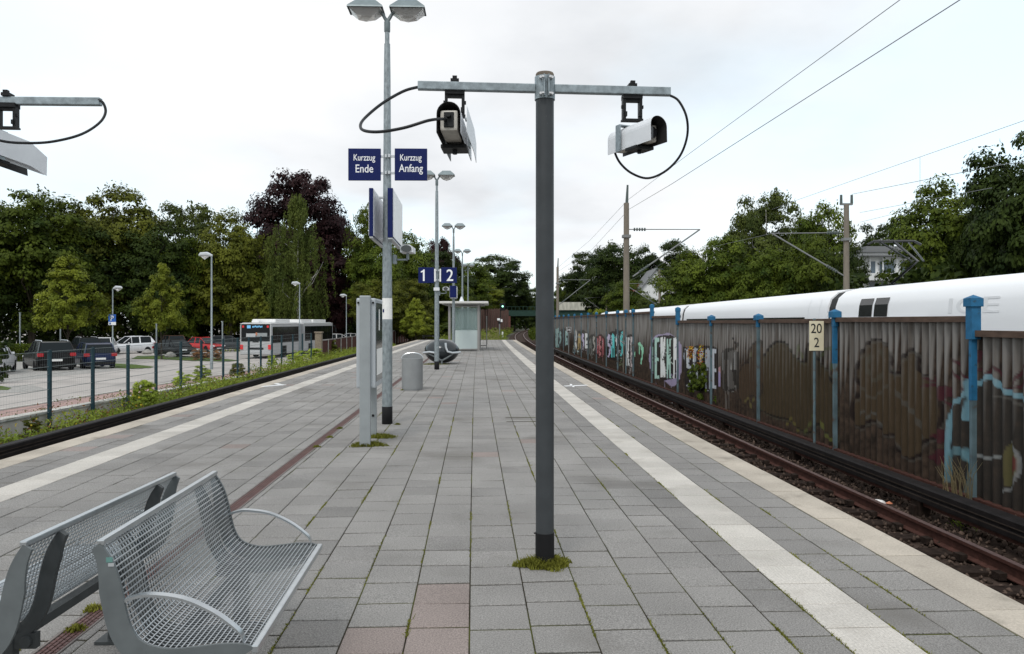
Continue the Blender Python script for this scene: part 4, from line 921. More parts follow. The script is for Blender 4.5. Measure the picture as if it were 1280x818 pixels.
def platform_lamp(px, Y, label):
    x = (px - CX) / F * Y
    t = thing('platform_lamp', label, 'street lamp', (x, Y, 0), HD * .8, 'double headed lamps along the platform'); t.scale.z = .981
    b = MB(); b.lathe([(.080, .0), (.080, 1.6), (.060, 4.2), (.052, 5.6), (.046, 6.05), (.036, 6.06), (.036, 6.30)], 18); b.build('pole', 'galvanised', t, smooth=True)
    b = MB(); b.lathe([(.0805, .0), (.083, .003), (.083, .275), (.0805, .278)], 18); b.build('base_sleeve', 'black_sleeve', t, smooth=True)
    b = MB(); b.lathe([(.042, 6.24), (.048, 6.25), (.048, 6.40), (.03, 6.42)], 12)
    for s in (-1, 1): b.tube([(0, 0, 6.40), (s * .07, 0, 6.52), (s * .16, 0, 6.62), (s * .24, 0, 6.66)], [.030, .026, .026, .022], 8)
    b.build('fork_arm', 'lamp_hood', t, smooth=True)
    luminaire(-1, t); luminaire(1, t); return t
L1 = platform_lamp(484, 11.88, 'tall double headed lamp carrying the white lettered blue signs, nearest of its row')
L2 = platform_lamp(546, 25.3, 'double headed lamp post carrying the blue 1 and 2 plates')
L3 = platform_lamp(567, 38.8, 'double headed lamp standing directly before the glass shelter')
platform_lamp(578, 52.6, 'double headed lamp rising just behind the shelter roof')
platform_lamp(585, 66.0, 'small double headed lamp farthest along the platform')
# sticker sleeve and signs on the first lamp
x1, y1 = (484 - CX) / F * 11.88, 11.88
b = MB(); b.lathe([(.0790, 1.66), (.0795, 1.665), (.0775, 1.995), (.077, 2.0)], 18); o = b.build('pole_notice', 'paper', L1)
b = MB(); b.box((-.05, -.070, 1.80), (.02, .006, .05)); b.build('notice_mark', 'sign_blue', L1)
def square_sign(px0, px1, py0, py1, Y, words, label, cat='sign', big=None, group=None):
    a, c = at(px0, py1, Y), at(px1, py0, Y); w, h = c.x - a.x, c.z - a.z
    t = thing('platform_sign', label, cat, ((a.x + c.x) / 2, Y, (a.z + c.z) / 2), HD * .5, group)
    b = MB(); b.box((0, 0, 0), (w, .03, h), bev=.006); b.build('board', 'sign_blue', t)
    if big == '1':
        b = MB(); q = h * .74; b.prism([(p[0] * q - .10, p[1] * q) for p in ((-.02, -.5), (.13, -.5), (.13, .5), (.03, .5), (-.05, .40), (-.20, .33), (-.20, .22), (-.02, .27))], 'y', -.019, -.0165); b.build('lettering', 'sign_white', t)
    elif big: text(big, 'lettering', 'sign_white', t, h=h * .74, squeeze=.92, T=Matrix.Translation(((-.10 if big == '1' else .03), -.0165, .0)))
    else:
        text(words[0], 'lettering', 'sign_white', t, w=w * .66, h=h * .26, T=Matrix.Translation((0, -.0165, h * .185)))
        text(words[1], 'lettering', 'sign_white', t, w=w * (.54 if words[1] == 'Ende' else .74), h=h * (.25 if words[1] == 'Ende' else .32), T=Matrix.Translation((0, -.0165, -h * (.13 if words[1] == 'Ende' else .155))))
    return t
def straps(t, side, w, zs, pole_dx):
    for z in zs: b = MB(); b.box((side * (w / 2 + .045), .02, z), (.10, .022, .035)); b.box((side * (w / 2 + .085), -.01, z), (.03, .08, .05)); b.build('mounting_strap', 'sign_edge', t)
s = square_sign(435.5, 476, 186, 226, 11.83, ('Kurzzug', 'Ende'), 'square blue sign reading Kurzzug Ende, left of the first lamp pole'); straps(s, 1, .50, (.13, -.13), 0)
s = square_sign(493.5, 534, 186, 226, 11.83, ('Kurzzug', 'Anfang'), 'square blue sign reading Kurzzug Anfang, right of the first lamp pole'); straps(s, -1, .50, (.13, -.13), 0)
s = square_sign(523, 542.5, 334.5, 354, 25.2, None, 'blue plate with white numeral 1 on the second lamp, left of its pole', big='1'); straps(s, 1, .52, (.16, -.16), 0)
b = MB(); b.box((.29, .0, 0), (.05, .02, .42)); b.build('white_bracket', 'sign_white', s)
s = square_sign(551.5, 571, 334.5, 354, 25.2, None, 'blue plate with white numeral 2 on the second lamp, right of its pole', big='2'); straps(s, -1, .52, (.16, -.16), 0)
b = MB(); b.box((-.29, .0, 0), (.05, .02, .42)); b.build('white_bracket', 'sign_white', s)
# long station boards seen nearly edge on
def long_board(x, Y0, length, z0, z1, face, label, rz, thick=.07):
    t = thing('station_board', label, 'sign', (x, Y0, z0), rz)
    h = z1 - z0; b = MB(); b.box((0, length / 2, h / 2), (thick, length, h), bev=.004); b.build('frame', 'sign_blue', t)
    b = MB()
    for s in ((-1, 1) if face == 0 else (face,)): b.box((s * (thick / 2 + .004), length / 2, h / 2), (.008, length - .05, h - .03))
    b.build('face', 'sign_white', t)
    b = MB(); b.box((0, length / 2, -.012), (thick * .9, length - .02, .02)); b.build('bottom_trim', 'sign_edge', t); return t
xb = (484 - CX) / F * 11.5
lb = long_board(xb + .045, 11.5, 1.65, 2.87, 3.62, 1, 'long blue framed board with blank white face right of the first lamp', HD + .012, .078)
lc = long_board(xb - .245, 11.5, 1.65, 2.89, 3.62, 0, 'blue framed board edge on, left of the first lamp', HD + .012, .06)
b = MB(); b.box((-.10, .38, .02), (.22, .05, .03)); b.box((-.10, .38, .66), (.22, .05, .03)); b.build('mounting_arm', 'sign_edge', lb)
def small_cam(px, py, Y, s, label, armx):
    p = at(px, py, Y); t = thing('platform_camera', label, 'camera', p)
    b = MB(); b.prism([(-.10, -.055), (.10, -.055), (.10, .03), (.05, .065), (-.05, .065), (-.10, .03)], 'y', 0, .34); b.v = [(x * s, y * s, z * s) for x, y, z in b.v]; b.build('hood', 'white_metal', t)
    b = MB(); b.lathe([(0, 0), (.05, 0), (.055, .02)], 14, sx=1.5); T = Matrix.Diagonal((s, s, s, 1)) @ Matrix.Translation((0, -.003, 0)) @ Matrix.Rotation(R(90), 4, 'X'); b.v = [tuple(T @ Vector(q)) for q in b.v]; b.build('lens', 'lens', t)
    b = MB(); b.box((armx / 2, .15, -.16 * s), (abs(armx), .04, .025)); b.box((0, .15, -.11 * s), (.04, .04, .10 * s)); b.box((armx, .12, -.16 * s), (.05, .14, .14)); b.build('arm', 'galv_beam', t); return t
small_cam(508, 311, 11.9, 1.0, 'small white camera with black front on the first lamp pole', -.20)
small_cam(557, 361, 25.2, .95, 'tiny white camera on the second lamp beneath its numeral plate', -.22)
b = MB(); b.box((0.0, -.08, 2.72), (.19, .14, .11), bev=.01); b.build('white_box', 'white_metal', L2)
lb3 = long_board((567 - CX) / F * 38.6, 38.3, 1.6, 2.8, 3.4, 0, 'narrow blue board edge on before the shelter roof', HD, .34)

# --- information case
pc = gp(457, 558)
t = thing('information_case', 'tall grey two sided information case on two posts', 'notice case', (pc.x, pc.y, 0), HD + .01)
def channel(y, w, z1, nm):
    b = MB(); b.box((-.005, y, z1 / 2), (w, .075, z1), bev=.012); return b.build(nm, 'case_post', t)
channel(0.0, .138, 1.93, 'post'); channel(.80, .10, 1.0, 'post')
b = MB(); b.box((0, .42, 1.32), (.245, .80, 1.16), bev=.02); case = b.build('case_body', 'case_grey', t)
b = MB(); b.box((.1235, .42, 1.33), (.006, .68, 1.02)); b.box((-.1235, .42, 1.33), (.006, .68, 1.02)); b.build('glass', 'case_glass', case)
b = MB(); b.box((.1275, .44, 1.07), (.003, .62, .34)); b.box((.1275, .40, 1.62), (.003, .10, .28)); b.build('poster', 'paper', case)
b = MB()
for s in (-1, 1): b.tube([(s * .095, -.002, 1.84), (s * .095, .03, 1.84)], .014, 8)
b.build('screw', 'dark_trim', case)
b = MB(); b.box((0, .80, .30), (.03, .10, .03)); b.build('bolt', 'dark_trim', t)
tufts('moss_patch', 'grass clump at the feet of the grey information case', pc.x + .02, pc.y + .05, .22, .14, 1500, .07, 'leaf_moss', 21)
tufts('moss_patch', 'grass clump behind the grey information case', pc.x + .06, pc.y + .75, .20, .16, 1000, .06, 'leaf_moss', 22)
for k, (px, py) in enumerate(((396, 559), (412, 547), (425, 536), (497, 531), (503, 488), (116, 762), (95, 787), (15, 812))):
    q = gp(px, py); tufts('weed_tuft', ['weed tuft in the drain nearest the bench row', 'weed tuft on the drain left of the case', 'weed tuft on the drain just before the case', 'weed tuft right of the first lamp foot', 'weed tuft left of the grey bin',
          'weed tuft in the drain behind the benches', 'weed tuft beside the drain under the bench', 'weed tuft by the near bench leg'][k], q.x, q.y, .05, .05, 160, .03, 'leaf_moss', 40 + k)

# --- litter bin
pb = gp(514, 488.5)
t = thing('litter_bin', 'grey cylindrical litter bin with arched lid', 'bin', (pb.x, pb.y + .2, 0), HD)
rr_ = 13.2 / F * (pb.y + .2)
b = MB(); b.lathe([(rr_ * .97, .0), (rr_ * .97, .03), (rr_, .035), (rr_, .74), (rr_ * .95, .745), (rr_ * .93, .70), (0, .69)], 30, sy=.85); b.build('body', 'bin_grey', t, smooth=True)
b = MB()
pts = [(rr_ * .985 * math.cos(math.pi * k / 14), 0, .742 + .125 * math.sin(math.pi * k / 14)) for k in range(15)]
b.prism([(p[0], p[2]) for p in pts], 'y', -.012, .012); b.build('arched_plate', 'bin_grey', t)
b = MB(); b.tube(pts, .013, 6); b.build('arched_rim', 'bench_silver', t, smooth=True)

# --- wire mesh benches, back to back
PROF = [(.000, .80), (.030, .755), (.055, .70), (.074, .63), (.088, .56), (.105, .50), (.135, .45), (.185, .422), (.25, .410), (.34, .415), (.43, .423), (.51, .420), (.545, .406)]
def resample(pts, step):
    d = [0]
    for a, c in zip(pts, pts[1:]): d.append(d[-1] + math.dist(a, c))
    n = int(d[-1] / step); out = []
    for i in range(n + 1):
        s = d[-1] * i / n; k = max(j for j in range(len(d)) if d[j] <= s + 1e-9); k = min(k, len(pts) - 2); u = (s - d[k]) / (d[k + 1] - d[k])
        out.append((pts[k][0] + (pts[k + 1][0] - pts[k][0]) * u, pts[k][1] + (pts[k + 1][1] - pts[k][1]) * u))
    return out
FINE = smooth(PROF, 6, closed=False)
def offs(pts, d):
    out = []
    for i, p in enumerate(pts):
        a, c = pts[max(i - 1, 0)], pts[min(i + 1, len(pts) - 1)]; tx, tz = c[0] - a[0], c[1] - a[1]; q = math.hypot(tx, tz); out.append((p[0] + tz / q * d, p[1] - tx / q * d))
    return out
BL = 1.262
def bench(label, loc, rz, mirror):
    t = thing('bench', label, 'bench', loc, rz, 'back to back wire benches'); sx = -1 if mirror else 1
    def put(b, name, m, smooth_=False, par=t):
        b.v = [(x * sx, y, z) for x, y, z in b.v]; return b.build(name, m, par, smooth=smooth_)
    b = MB()                                         # wires
    for x, z in resample(FINE, .0205)[1:-1]: b.tube([(x, .004, z), (x, BL - .004, z)], .0031, 5, caps=False)
    q = offs(resample(FINE, .030), .005); y = .02
    while y < BL - .01: b.tube([(x, y, z) for x, z in q], .0027, 4, caps=False); y += .0225
    put(b, 'wire_mesh', 'bench_silver')
    def taper(d, s=.42): return [(p[0] + (o[0] - p[0]) * min(1, s + i / 30), p[1] + (o[1] - p[1]) * min(1, s + i / 30)) for i, (p, o) in enumerate(zip(FINE, offs(FINE, d)))]
    lo = taper(.075)[:-10]; up = offs(FINE, -.004)
    poly = up + lo[::-1]
    for y in (0.0, BL):
        b = MB(); n = len(poly); m_ = len(up); k = len(lo)
        for dy, flip in ((-.006, 1), (.006, 0)):
            vs = [(x, y + dy, z) for x, z in up] + [(x, y + dy, z) for x, z in lo]
            fs = [(i, i + 1, m_ + min(i + 1, k - 1), m_ + min(i, k - 1)) if i < k - 1 else (i, i + 1, m_ + k - 1) for i in range(m_ - 1)]
            b.add(vs, fs)
        o = len(b.v) // 2; ring = list(range(m_)) + [m_ + i for i in range(k)][::-1]
        b.f += [(ring[i], ring[(i + 1) % len(ring)], o + ring[(i + 1) % len(ring)], o + ring[i]) for i in range(len(ring))]; b.m += [0] * len(ring)
        fr = put(b, 'end_frame', 'bench_frame')
        if y == 0 and not mirror:
            b = MB(); b.box((.036, -.0075, .742), (.022, .002, .018)); put(b, 'sticker', 'sticker_green', par=fr); b = MB(); b.box((.042, -.0075, .724), (.020, .002, .012)); put(b, 'sticker', 'sign_edge', par=fr)
    for y in (.21, BL - .21):
        b = MB(); up2 = offs(FINE, .008); lo2 = taper(.066, .62)[:-14]; m_ = len(up2); k = len(lo2)
        for dy in (-.012, .012):
            b.add([(x, y + dy, z) for x, z in up2] + [(x, y + dy, z) for x, z in lo2], [(i, i + 1, m_ + min(i + 1, k - 1), m_ + min(i, k - 1)) if i < k - 1 else (i, i + 1, m_ + k - 1) for i in range(m_ - 1)])
        o = len(b.v) // 2; ring = list(range(m_)) + [m_ + i for i in range(k)][::-1]
        b.f += [(ring[i], ring[(i + 1) % len(ring)], o + ring[(i + 1) % len(ring)], o + ring[i]) for i in range(len(ring))]; b.m += [0] * len(ring)
        put(b, 'support_rib', 'bench_dark')
        b = MB(); b.box((.20, y, .19), (.07, .045, .38), bev=.006); b.box((.20, y, .008), (.16, .12, .016)); b.tube([(.115, y - .03, .36), (.115, y + .03, .36)], .022, 10); b.box((.14, y, .36), (.12, .03, .06)); put(b, 'leg', 'bench_dark')
    b = MB(); b.box((.20, BL / 2, .355), (.05, BL - .46, .04)); put(b, 'under_beam', 'bench_dark')
    b = MB(); b.box((.004, BL / 2, .803), (.026, BL + .012, .022), bev=.005); put(b, 'top_rail', 'bench_silver')
    b = MB(); b.box((.549, BL / 2, .405), (.026, BL + .012, .028), bev=.005); put(b, 'front_rail', 'bench_silver')
    arm = smooth([(.078, .592), (.12, .606), (.176, .612), (.29, .594), (.395, .545), (.472, .488), (.502, .452), (.505, .415)], 5, closed=False)
    for y in (.012, BL - .012):
        b = MB(); n = len(arm); vs = []
        for i, (x, z) in enumerate(arm):
            (ox, oz), = offs(arm, .0)[i:i + 1]
            for dy, dn in ((-.016, 0), (.016, 0)): vs.append((x, y + dy, z))
        top = vs; under = [(x, yy, z - .010) for x, yy, z in vs]
        b.add(top + under, [(2 * i, 2 * i + 1, 2 * i + 3, 2 * i + 2) for i in range(n - 1)] + [(2 * n + 2 * i, 2 * n + 2 * i + 2, 2 * n + 2 * i + 3, 2 * n + 2 * i + 1) for i in range(n - 1)]
              + [(2 * i, 2 * i + 2, 2 * n + 2 * i + 2, 2 * n + 2 * i) for i in range(n - 1)] + [(2 * i + 1, 2 * n + 2 * i + 1, 2 * n + 2 * i + 3, 2 * i + 3) for i in range(n - 1)])
        put(b, 'armrest', 'bench_silver', True)
    return t
n0 = at(125, 681, 2.74); f0 = at(268.5, 593, 4.01); brz = math.atan2(-(f0.x - n0.x), f0.y - n0.y)
bench('silver wire bench with curved armrests in front, facing the right track', (n0.x, n0.y, 0), brz, False)
bench('silver wire bench facing away to the left track, partly cut by the frame', (-1.772, 2.765, 0), .012, True).scale.z = .985

# --- dark rounded seat shell further down the platform
ps = gp(551, 456)
t = thing('seating_pod', 'dark glossy rounded seat shell with silver side frames behind the second lamp', 'bench', (ps.x - .03, ps.y + .75, 0), HD)
b = MB(); nU, nV = 28, 14; vs = []; fs = []
for j in range(nV + 1):
    v = -math.pi / 2 + math.pi * j / nV
    for i in range(nU):
        u = 2 * math.pi * i / nU; c = math.cos(v); rx = .66 * c * (1 + .04 * math.sin(v)); z = .47 + .46 * math.sin(v)
        vs.append((rx * math.cos(u), .62 * c * math.sin(u), max(z, .03)))
for j in range(nV):
    for i in range(nU): fs.append((j * nU + i, j * nU + (i + 1) % nU, (j + 1) * nU + (i + 1) % nU, (j + 1) * nU + i))
b.add(vs, fs); b.build('shell', 'shell_dark', t, smooth=True)
for s in (-1, 1):
    b = MB(); pts = smooth([(s * .18, -.70, .78), (s * .20, -.72, .60), (s * .27, -.74, .47), (s * .45, -.72, .42), (s * .66, -.66, .44)] if s > 0 else [(-.20, -.70, .44), (-.40, -.70, .47), (-.60, -.60, .44), (-.66, -.40, .46)], 4, closed=False) if False else None
    P3 = [(.17, -.66, .80), (.18, -.69, .62), (.24, -.71, .48), (.42, -.70, .43), (.72, -.62, .45)] if s > 0 else [(-.12, -.70, .34), (-.25, -.72, .44), (-.42, -.68, .46), (-.66, -.50, .43)]
    b.tube(P3, .042, 8); b.build('side_frame', 'bench_silver', t, smooth=True)
    b = MB(); b.tube([(0.03, -.64, .02), (.03, -.64, .14), (s * .22 + .03, -.67, .26), (s * .46, -.64, .40)], [.04, .04, .034, .03], 8); b.build('leg', 'bench_frame', t, smooth=True)
tufts('moss_patch', 'moss under the dark rounded seat shell', ps.x - .25, ps.y + .15, .5, .25, 900, .05, 'leaf_moss', 33)

# --- glass shelter
ys0 = 41.0
def X_(px, Y): return (px - CX) / F * Y
t = thing('shelter', 'glass platform shelter with flat pale roof', 'shelter', (X_(580, ys0), ys0, 0), HD * .6)
hw = 18.2 / F * ys0
for sx in (-1, 1):
    for yy in (0, 4.4):
        b = MB(); b.box((sx * hw, yy, 1.25), (.12, .12, 2.5)); b.build('post', 'shelter_grey', t)
b = MB(); b.box((0, 2.2, 2.62), (2.62, 5.2, .12), bev=.02); rf = b.build('roof', 'shelter_roof', t)
b = MB(); b.box((0, 2.2, 2.53), (2.2, 4.8, .06)); b.build('ceiling', 'shelter_grey', rf)
for yy, nm in ((0.0, 'front_pane'), (4.4, 'rear_pane')):
    b = MB(); b.box((.12, yy, .62), (1.22, .012, 1.0)); p = b.build(nm, 'glass_frost', t)
    b = MB(); b.box((.12, yy, 1.74), (1.22, .012, 1.22)); b.build('upper_pane', 'glass_clear', p)
for sx in (-1, 1):
    b = MB(); b.box((sx * hw, 2.2, 1.3), (.012, 4.2, 2.1)); b.build('side_pane', 'glass_clear', t)
for z in (.10, 2.40): b = MB(); b.box((0, 0, z), (1.5, .05, .045)); b.build('frame_bar', 'shelter_grey', t)
rl = thing('railing', 'thin U shaped rail right of the shelter', 'railing', (X_(604, 43.6), 43.6, 0))
b = MB(); b.tube([(-.22, 0, .22), (.16, 0, .22), (.2, 0, .30), (.2, 0, 1.9)], .03, 6); b.tube([(-.2, 0, 0), (-.2, 0, .24)], .03, 6); b.tube([(.2, .0, 0), (.2, 0, .25)], .025, 6); b.build('tube', 'shelter_grey', rl, smooth=True)
ls = thing('loudspeaker', 'small white cone loudspeaker on the shelter roof', 'loudspeaker', (X_(577, 41.2), 41.2, 2.68))
b = MB(); b.lathe([(.14, 0), (.12, .05), (.04, .26), (.0, .27)], 12); b.build('horn', 'white_metal', ls, smooth=True); b = MB(); b.box((-.12, 0, .03), (.14, .1, .06)); b.build('foot', 'black_plastic', ls)

# --- signs by the right track
ykm = 15.8
t = thing('kilometre_sign', 'cream plate with black numerals 20 and 2 on slim post', 'sign', (X_(1018, ykm), ykm, 0), 0)
b = MB(); b.tube([(0, 0, -1.1), (0, 0, 1.66)], .028, 8); b.build('post', 'post_steel', t, smooth=True)
b = MB(); b.box((.03, -.035, 1.30), (.30, .012, .615), bev=.003); pl = b.build('plate', 'km_cream', t)
text('20', 'numerals', 'ink', t, w=.225, h=.20, T=Matrix.Translation((.025, -.0425, 1.455))); text('2', 'numerals', 'ink', t, w=.105, h=.20, T=Matrix.Translation((.03, -.0425, 1.165)))
b = MB(); b.box((0, -.02, 1.62), (.05, .03, .03)); b.box((0, -.02, .99), (.20, .02, .02)); b.build('bracket', 'rust_cap', t)
yh = yw(711, 3.95)
t = thing('stop_board', 'small black board with white letter H by the barrier', 'sign', (X_(711, yh), yh, 0), 0)
b = MB(); b.tube([(0, 0, -1.1), (0, 0, 1.2)], .035, 6); b.build('post', 'mast_metal', t)
b = MB(); b.box((0, -.05, .93), (.36, .02, .44)); b.build('plate', 'sign_white', t); b = MB(); b.box((0, -.064, .93), (.32, .006, .40)); b.build('black_field', 'ink', t)
text('H', 'lettering', 'sign_white', t, w=.20, h=.27, T=Matrix.Translation((0, -.069, .93)))
# litter in the track
q = gp(1098, 630, -1.0); t = thing('crumpled_paper', 'crumpled white paper lying in the right track', 'litter', q)
b = MB(); b.lathe([(0, -.03), (.09, 0), (.06, .05), (0, .06)], 7, sx=1.3); b.v = [(x + .02 * math.sin(40 * y), y + .02 * math.cos(50 * x), z + .015 * math.sin(70 * x)) for x, y, z in b.v]; b.build('sheet', 'litter', t); b = MB(); b.lathe([(0, 0), (.05, .02), (0, .05)], 6, c=(.13, -.05, 0)); b.build('orange_scrap', 'litter_orange', t)
q = gp(843, 504, -1.0); t = thing('white_scrap', 'small white scrap on the ballast before the grey graffiti', 'litter', q)
b = MB(); b.lathe([(0, -.03), (.09, 0), (.05, .06), (0, .07)], 7, sx=1.2); b.build('scrap', 'litter', t)
# ------------------------------------------------------------------ train, masts, wires, bridge, houses
TX = 12.0                                            # near side of the train on the second line
t = thing('express_train', 'long white express train passing behind the graffiti barrier', 'train', (TX, 5, -0.95))
ts = [(-.05, .25), (-.05, 1.25), (0.0, 1.9), (.03, 2.6), (.08, 3.1), (.19, 3.42), (.46, 3.66), (.95, 3.78), (1.45, 3.81), (1.95, 3.78), (2.44, 3.66), (2.71, 3.42), (2.82, 3.1), (2.87, 2.6), (2.9, 1.9), (2.95, 1.25), (2.95, .25)]
def train_x(y): return -0.00008 * max(0, y - 40) ** 2 * 1.2
def car(y0, y1, nm, wins, shoulder):
    b = MB(); ys_ = [y0 + (y1 - y0) * i / 24 for i in range(25)]; b.sweep(ts, ys_, lambda y: train_x(y)); c = b.build(nm, 'train_white', t, smooth=True)
    if wins:
        b = MB(); b.sweep([(-.075, 1.95), (-.02, 2.72), (-.005, 2.71), (-.06, 1.95)], [y0 + 2.2 + (y1 - y0 - 3.2) * i / 16 for i in range(17)], lambda y: train_x(y) + .05, closed=True); b.v = [(x - .01, y, z) for x, y, z in b.v]; b.build('window_band', 'train_black', c)
    return c
g0 = 23.7
cA = car(-1, g0 - .35, 'end_car', False, None); car(g0 + .35, g0 + 24.6, 'middle_car', True, None); car(g0 + 25.3, g0 + 49.6, 'rear_car', True, None); car(g0 + 50.3, g0 + 74, 'tail_car', True, None)
for gy in (g0, g0 + 25, g0 + 50):
    b = MB(); q = [(o * .96 + .06, z * .985 + .02) for o, z in ts]; b.sweep(q, [gy - .35, gy + .35], lambda y: train_x(y)); b.build('gangway', 'train_gap', t)
# two dark roof side panels and the pale letters near the end of the first car
def shoulder(y0, y1, z0, z1, m, par):
    b = MB()
    def xs(z):
        for (o1, a), (o2, c) in zip(ts, ts[1:]):
            if a <= z <= c: return o1 + (o2 - o1) * (z - a) / (c - a)
        return 0
    zs = [z0, 3.1, z1]; vs = []
    for z in zs: vs += [(xs(z) - .015, y0, z + .006), (xs(z) - .015, y1, z + .006)]
    b.add(vs, [(2 * i, 2 * i + 1, 2 * i + 3, 2 * i + 2) for i in range(2)]); return b.build('roof_side_panel', m, par, fix=False)
for a, c in ((19.4, 20.3), (20.45, 21.4)): shoulder(a, c, 2.70, 3.32, 'train_black', cA)
text('ICE', 'lettering', 'train_grey', cA, w=2.2, h=.42, T=Matrix.Translation((.062, 14.9, 2.98)) @ Matrix.Rotation(R(-90), 4, 'Z') @ Matrix.Rotation(R(-6), 4, 'X'))
b = MB(); b.sweep([(-.075, 2.66), (-.07, 2.70), (-.05, 2.70), (-.05, 2.66)], [17, 23.5], lambda y: 0); b.build('door_line', 'train_grey', cA)
for y0_ in (g0 + 1.1, g0 + 2.2): b = MB(); b.sweep([(o - .012, z) for o, z in ts[1:6]], [y0_, y0_ + .03], lambda y: 0, closed=False); b.build('door_seam', 'train_grey', t, fix=False)
# pantograph
pg = MB(); px_, py_2 = 1.45, 21.4
pg.box((px_, py_2, 3.80), (.9, 1.2, .08)); pg.tube([(px_, py_2 + .5, 3.9), (px_, py_2 - 1.2, 4.55), (px_, py_2 + .35, 5.35)], .05, 6)
for s in (-.5, .5): pg.tube([(px_ + s * .4, py_2 - 1.2, 4.55), (px_ + s, py_2 + .35, 5.35)], .03, 6)
pg.tube([(px_ - .95, py_2 + .35, 5.25), (px_ - .7, py_2 + .35, 5.37), (px_ + .7, py_2 + .35, 5.37), (px_ + .95, py_2 + .35, 5.25)], .045, 6); pg.build('pantograph', 'train_black', t)
b = MB()
for yy in (3, 19, 29, 45, 54, 70): b.box((1.45, yy, .45), (2.5, 3.2, .9))
b.build('bogie', 'sleeper', t)

def ring_tube(b, pts, r, n=6): b.tube(pts, r, n)
def catenary_mast(px, Y, ztop, r, label, arm_px, arm_y, low, horiz_y, top):
    x = X_(px, Y); tt = thing('catenary_mast', label, 'mast', (x, Y, -1.1))
    b = MB(); b.lathe([(r * 1.15, 0), (r * .85, ztop + 1.1)], 14); b.build('mast', 'mast_concrete', tt, smooth=True)
    I = Matrix.Translation((-x, -Y, 1.1)); e = at(arm_px, arm_y, Y); b = MB(); b.T = I
    s = 1 if arm_px > px else -1
    hz = at(px, horiz_y, Y); lo = at(low[0], low[1], Y)
    b.tube([hz, e], .024, 6); b.tube([e, lo], .038, 6)
    b.build('cantilever', 'mast_metal', tt)
    def ins(b_): b_.build('insulator', 'insulator', tt); n_ = MB(); n_.T = I; return n_
    b = MB(); b.T = I
    for k in range(5): b.tube([hz + (e - hz) * (.10 + .035 * k), hz + (e - hz) * (.118 + .035 * k)], .085, 8)
    b = ins(b)
    for k in range(5): b.tube([lo + (e - lo) * (.10 + .03 * k), lo + (e - lo) * (.115 + .03 * k)], .075, 8)
    b = ins(b)
    if top == 'fork':
        b.box((x, Y, ztop + .02), (.62, .1, .1)); b.build('crossarm', 'mast_metal', tt); b = MB(); b.T = I
        for k in (-1, 1):
            if k == 1: b = ins(b)
            b.tube([(x + k * .27, Y, ztop + .05), (x + k * .27, Y, ztop + .50)], [.07, .06], 8)
    elif top == 'spike': b.tube([(x + .02, Y, ztop), (x + .06, Y, ztop + .9)], [.08, .05], 8)
    else: b.box((x, Y, ztop + .03), (.9, .12, .12))
    b.build('insulator' if top != 'bar' else 'crossarm', 'insulator', tt)
    b = MB(); b.T = I; b.box((x, Y, hz.z - .35), (2.6 * r, 2.6 * r, .14)); b.build('collar', 'mast_metal', tt)
    return tt
MA = 39.0
catenary_mast(1058, MA, EYE + 146 / F * MA, .15, 'concrete overhead line mast with two insulators on top beyond the white train', 965, 292, (1055, 345), 291, 'fork')
catenary_mast(783, 38.0, EYE + 148 / F * 38, .155, 'concrete overhead line mast right behind the barrier, spike on top', 875, 287, (791, 346), 287, 'spike')
catenary_mast(697, 77.0, EYE + 68 / F * 77, .14, 'thin distant mast beside the dark grey camera post', 738, 350, (699, 381), 350, 'spike')
catenary_mast(824.5, 88.0, EYE + 65 / F * 88, .15, 'grey mast with short crossbar before the white gabled house', 780, 355, (821, 381), 354, 'bar')
catenary_mast(758, 142.0, EYE + 40 / F * 142, .15, 'small far mast with crossbar above the distant barrier', 731, 373, (754, 389), 371, 'bar')
wt = thing('overhead_wires', 'thin overhead line wires crossing the sky on the right', 'wires', (0, 0, 0))
def wire(pts, r=.012, nm='wire'):
    out = []
    for a, c in zip(pts, pts[1:]):
        a, c = Vector(a), Vector(c)
        for k in range(6): out.append(a + (c - a) * k / 6)
    out.append(Vector(pts[-1])); b = MB(); b.tube(out, r, 5); b.build(nm, 'wire', wt, smooth=True)
wire([at(1160, -25, 12.2), at(1125, 0, 13.0), at(862, 192, 25.5), at(785, 250, 38)], .0075)
wire([at(1260, -40, 10.3), at(1200, 0, 11.3), at(840, 230, 24), at(786, 262, 38)], .0085)
wire([at(785, 250, 38), at(738, 300, 60), at(697, 335, 77)], .0085); wire([at(786, 262, 38), at(740, 312, 58), at(697, 340, 77)], .0085)
wire([at(1300, 143, 19), at(1280, 151, 19.5), at(1000, 249, 34), at(965, 262, 38)], .0075); wire([at(1300, 201, 19), at(1258, 205, 20), at(1065, 243, 36)], .010); wire([at(1150, 197, 24.5), at(1150, 243, 24.5)], .006, 'dropper')
wire([at(1240, 235, 21), at(1150, 252, 25), at(1075, 266, 30)], .007); wire([at(1140, 262, 25), at(1075, 278, 32)], .006); wire([at(965, 292, MA), at(850, 318, 70), at(780, 355, 88)], .0085)

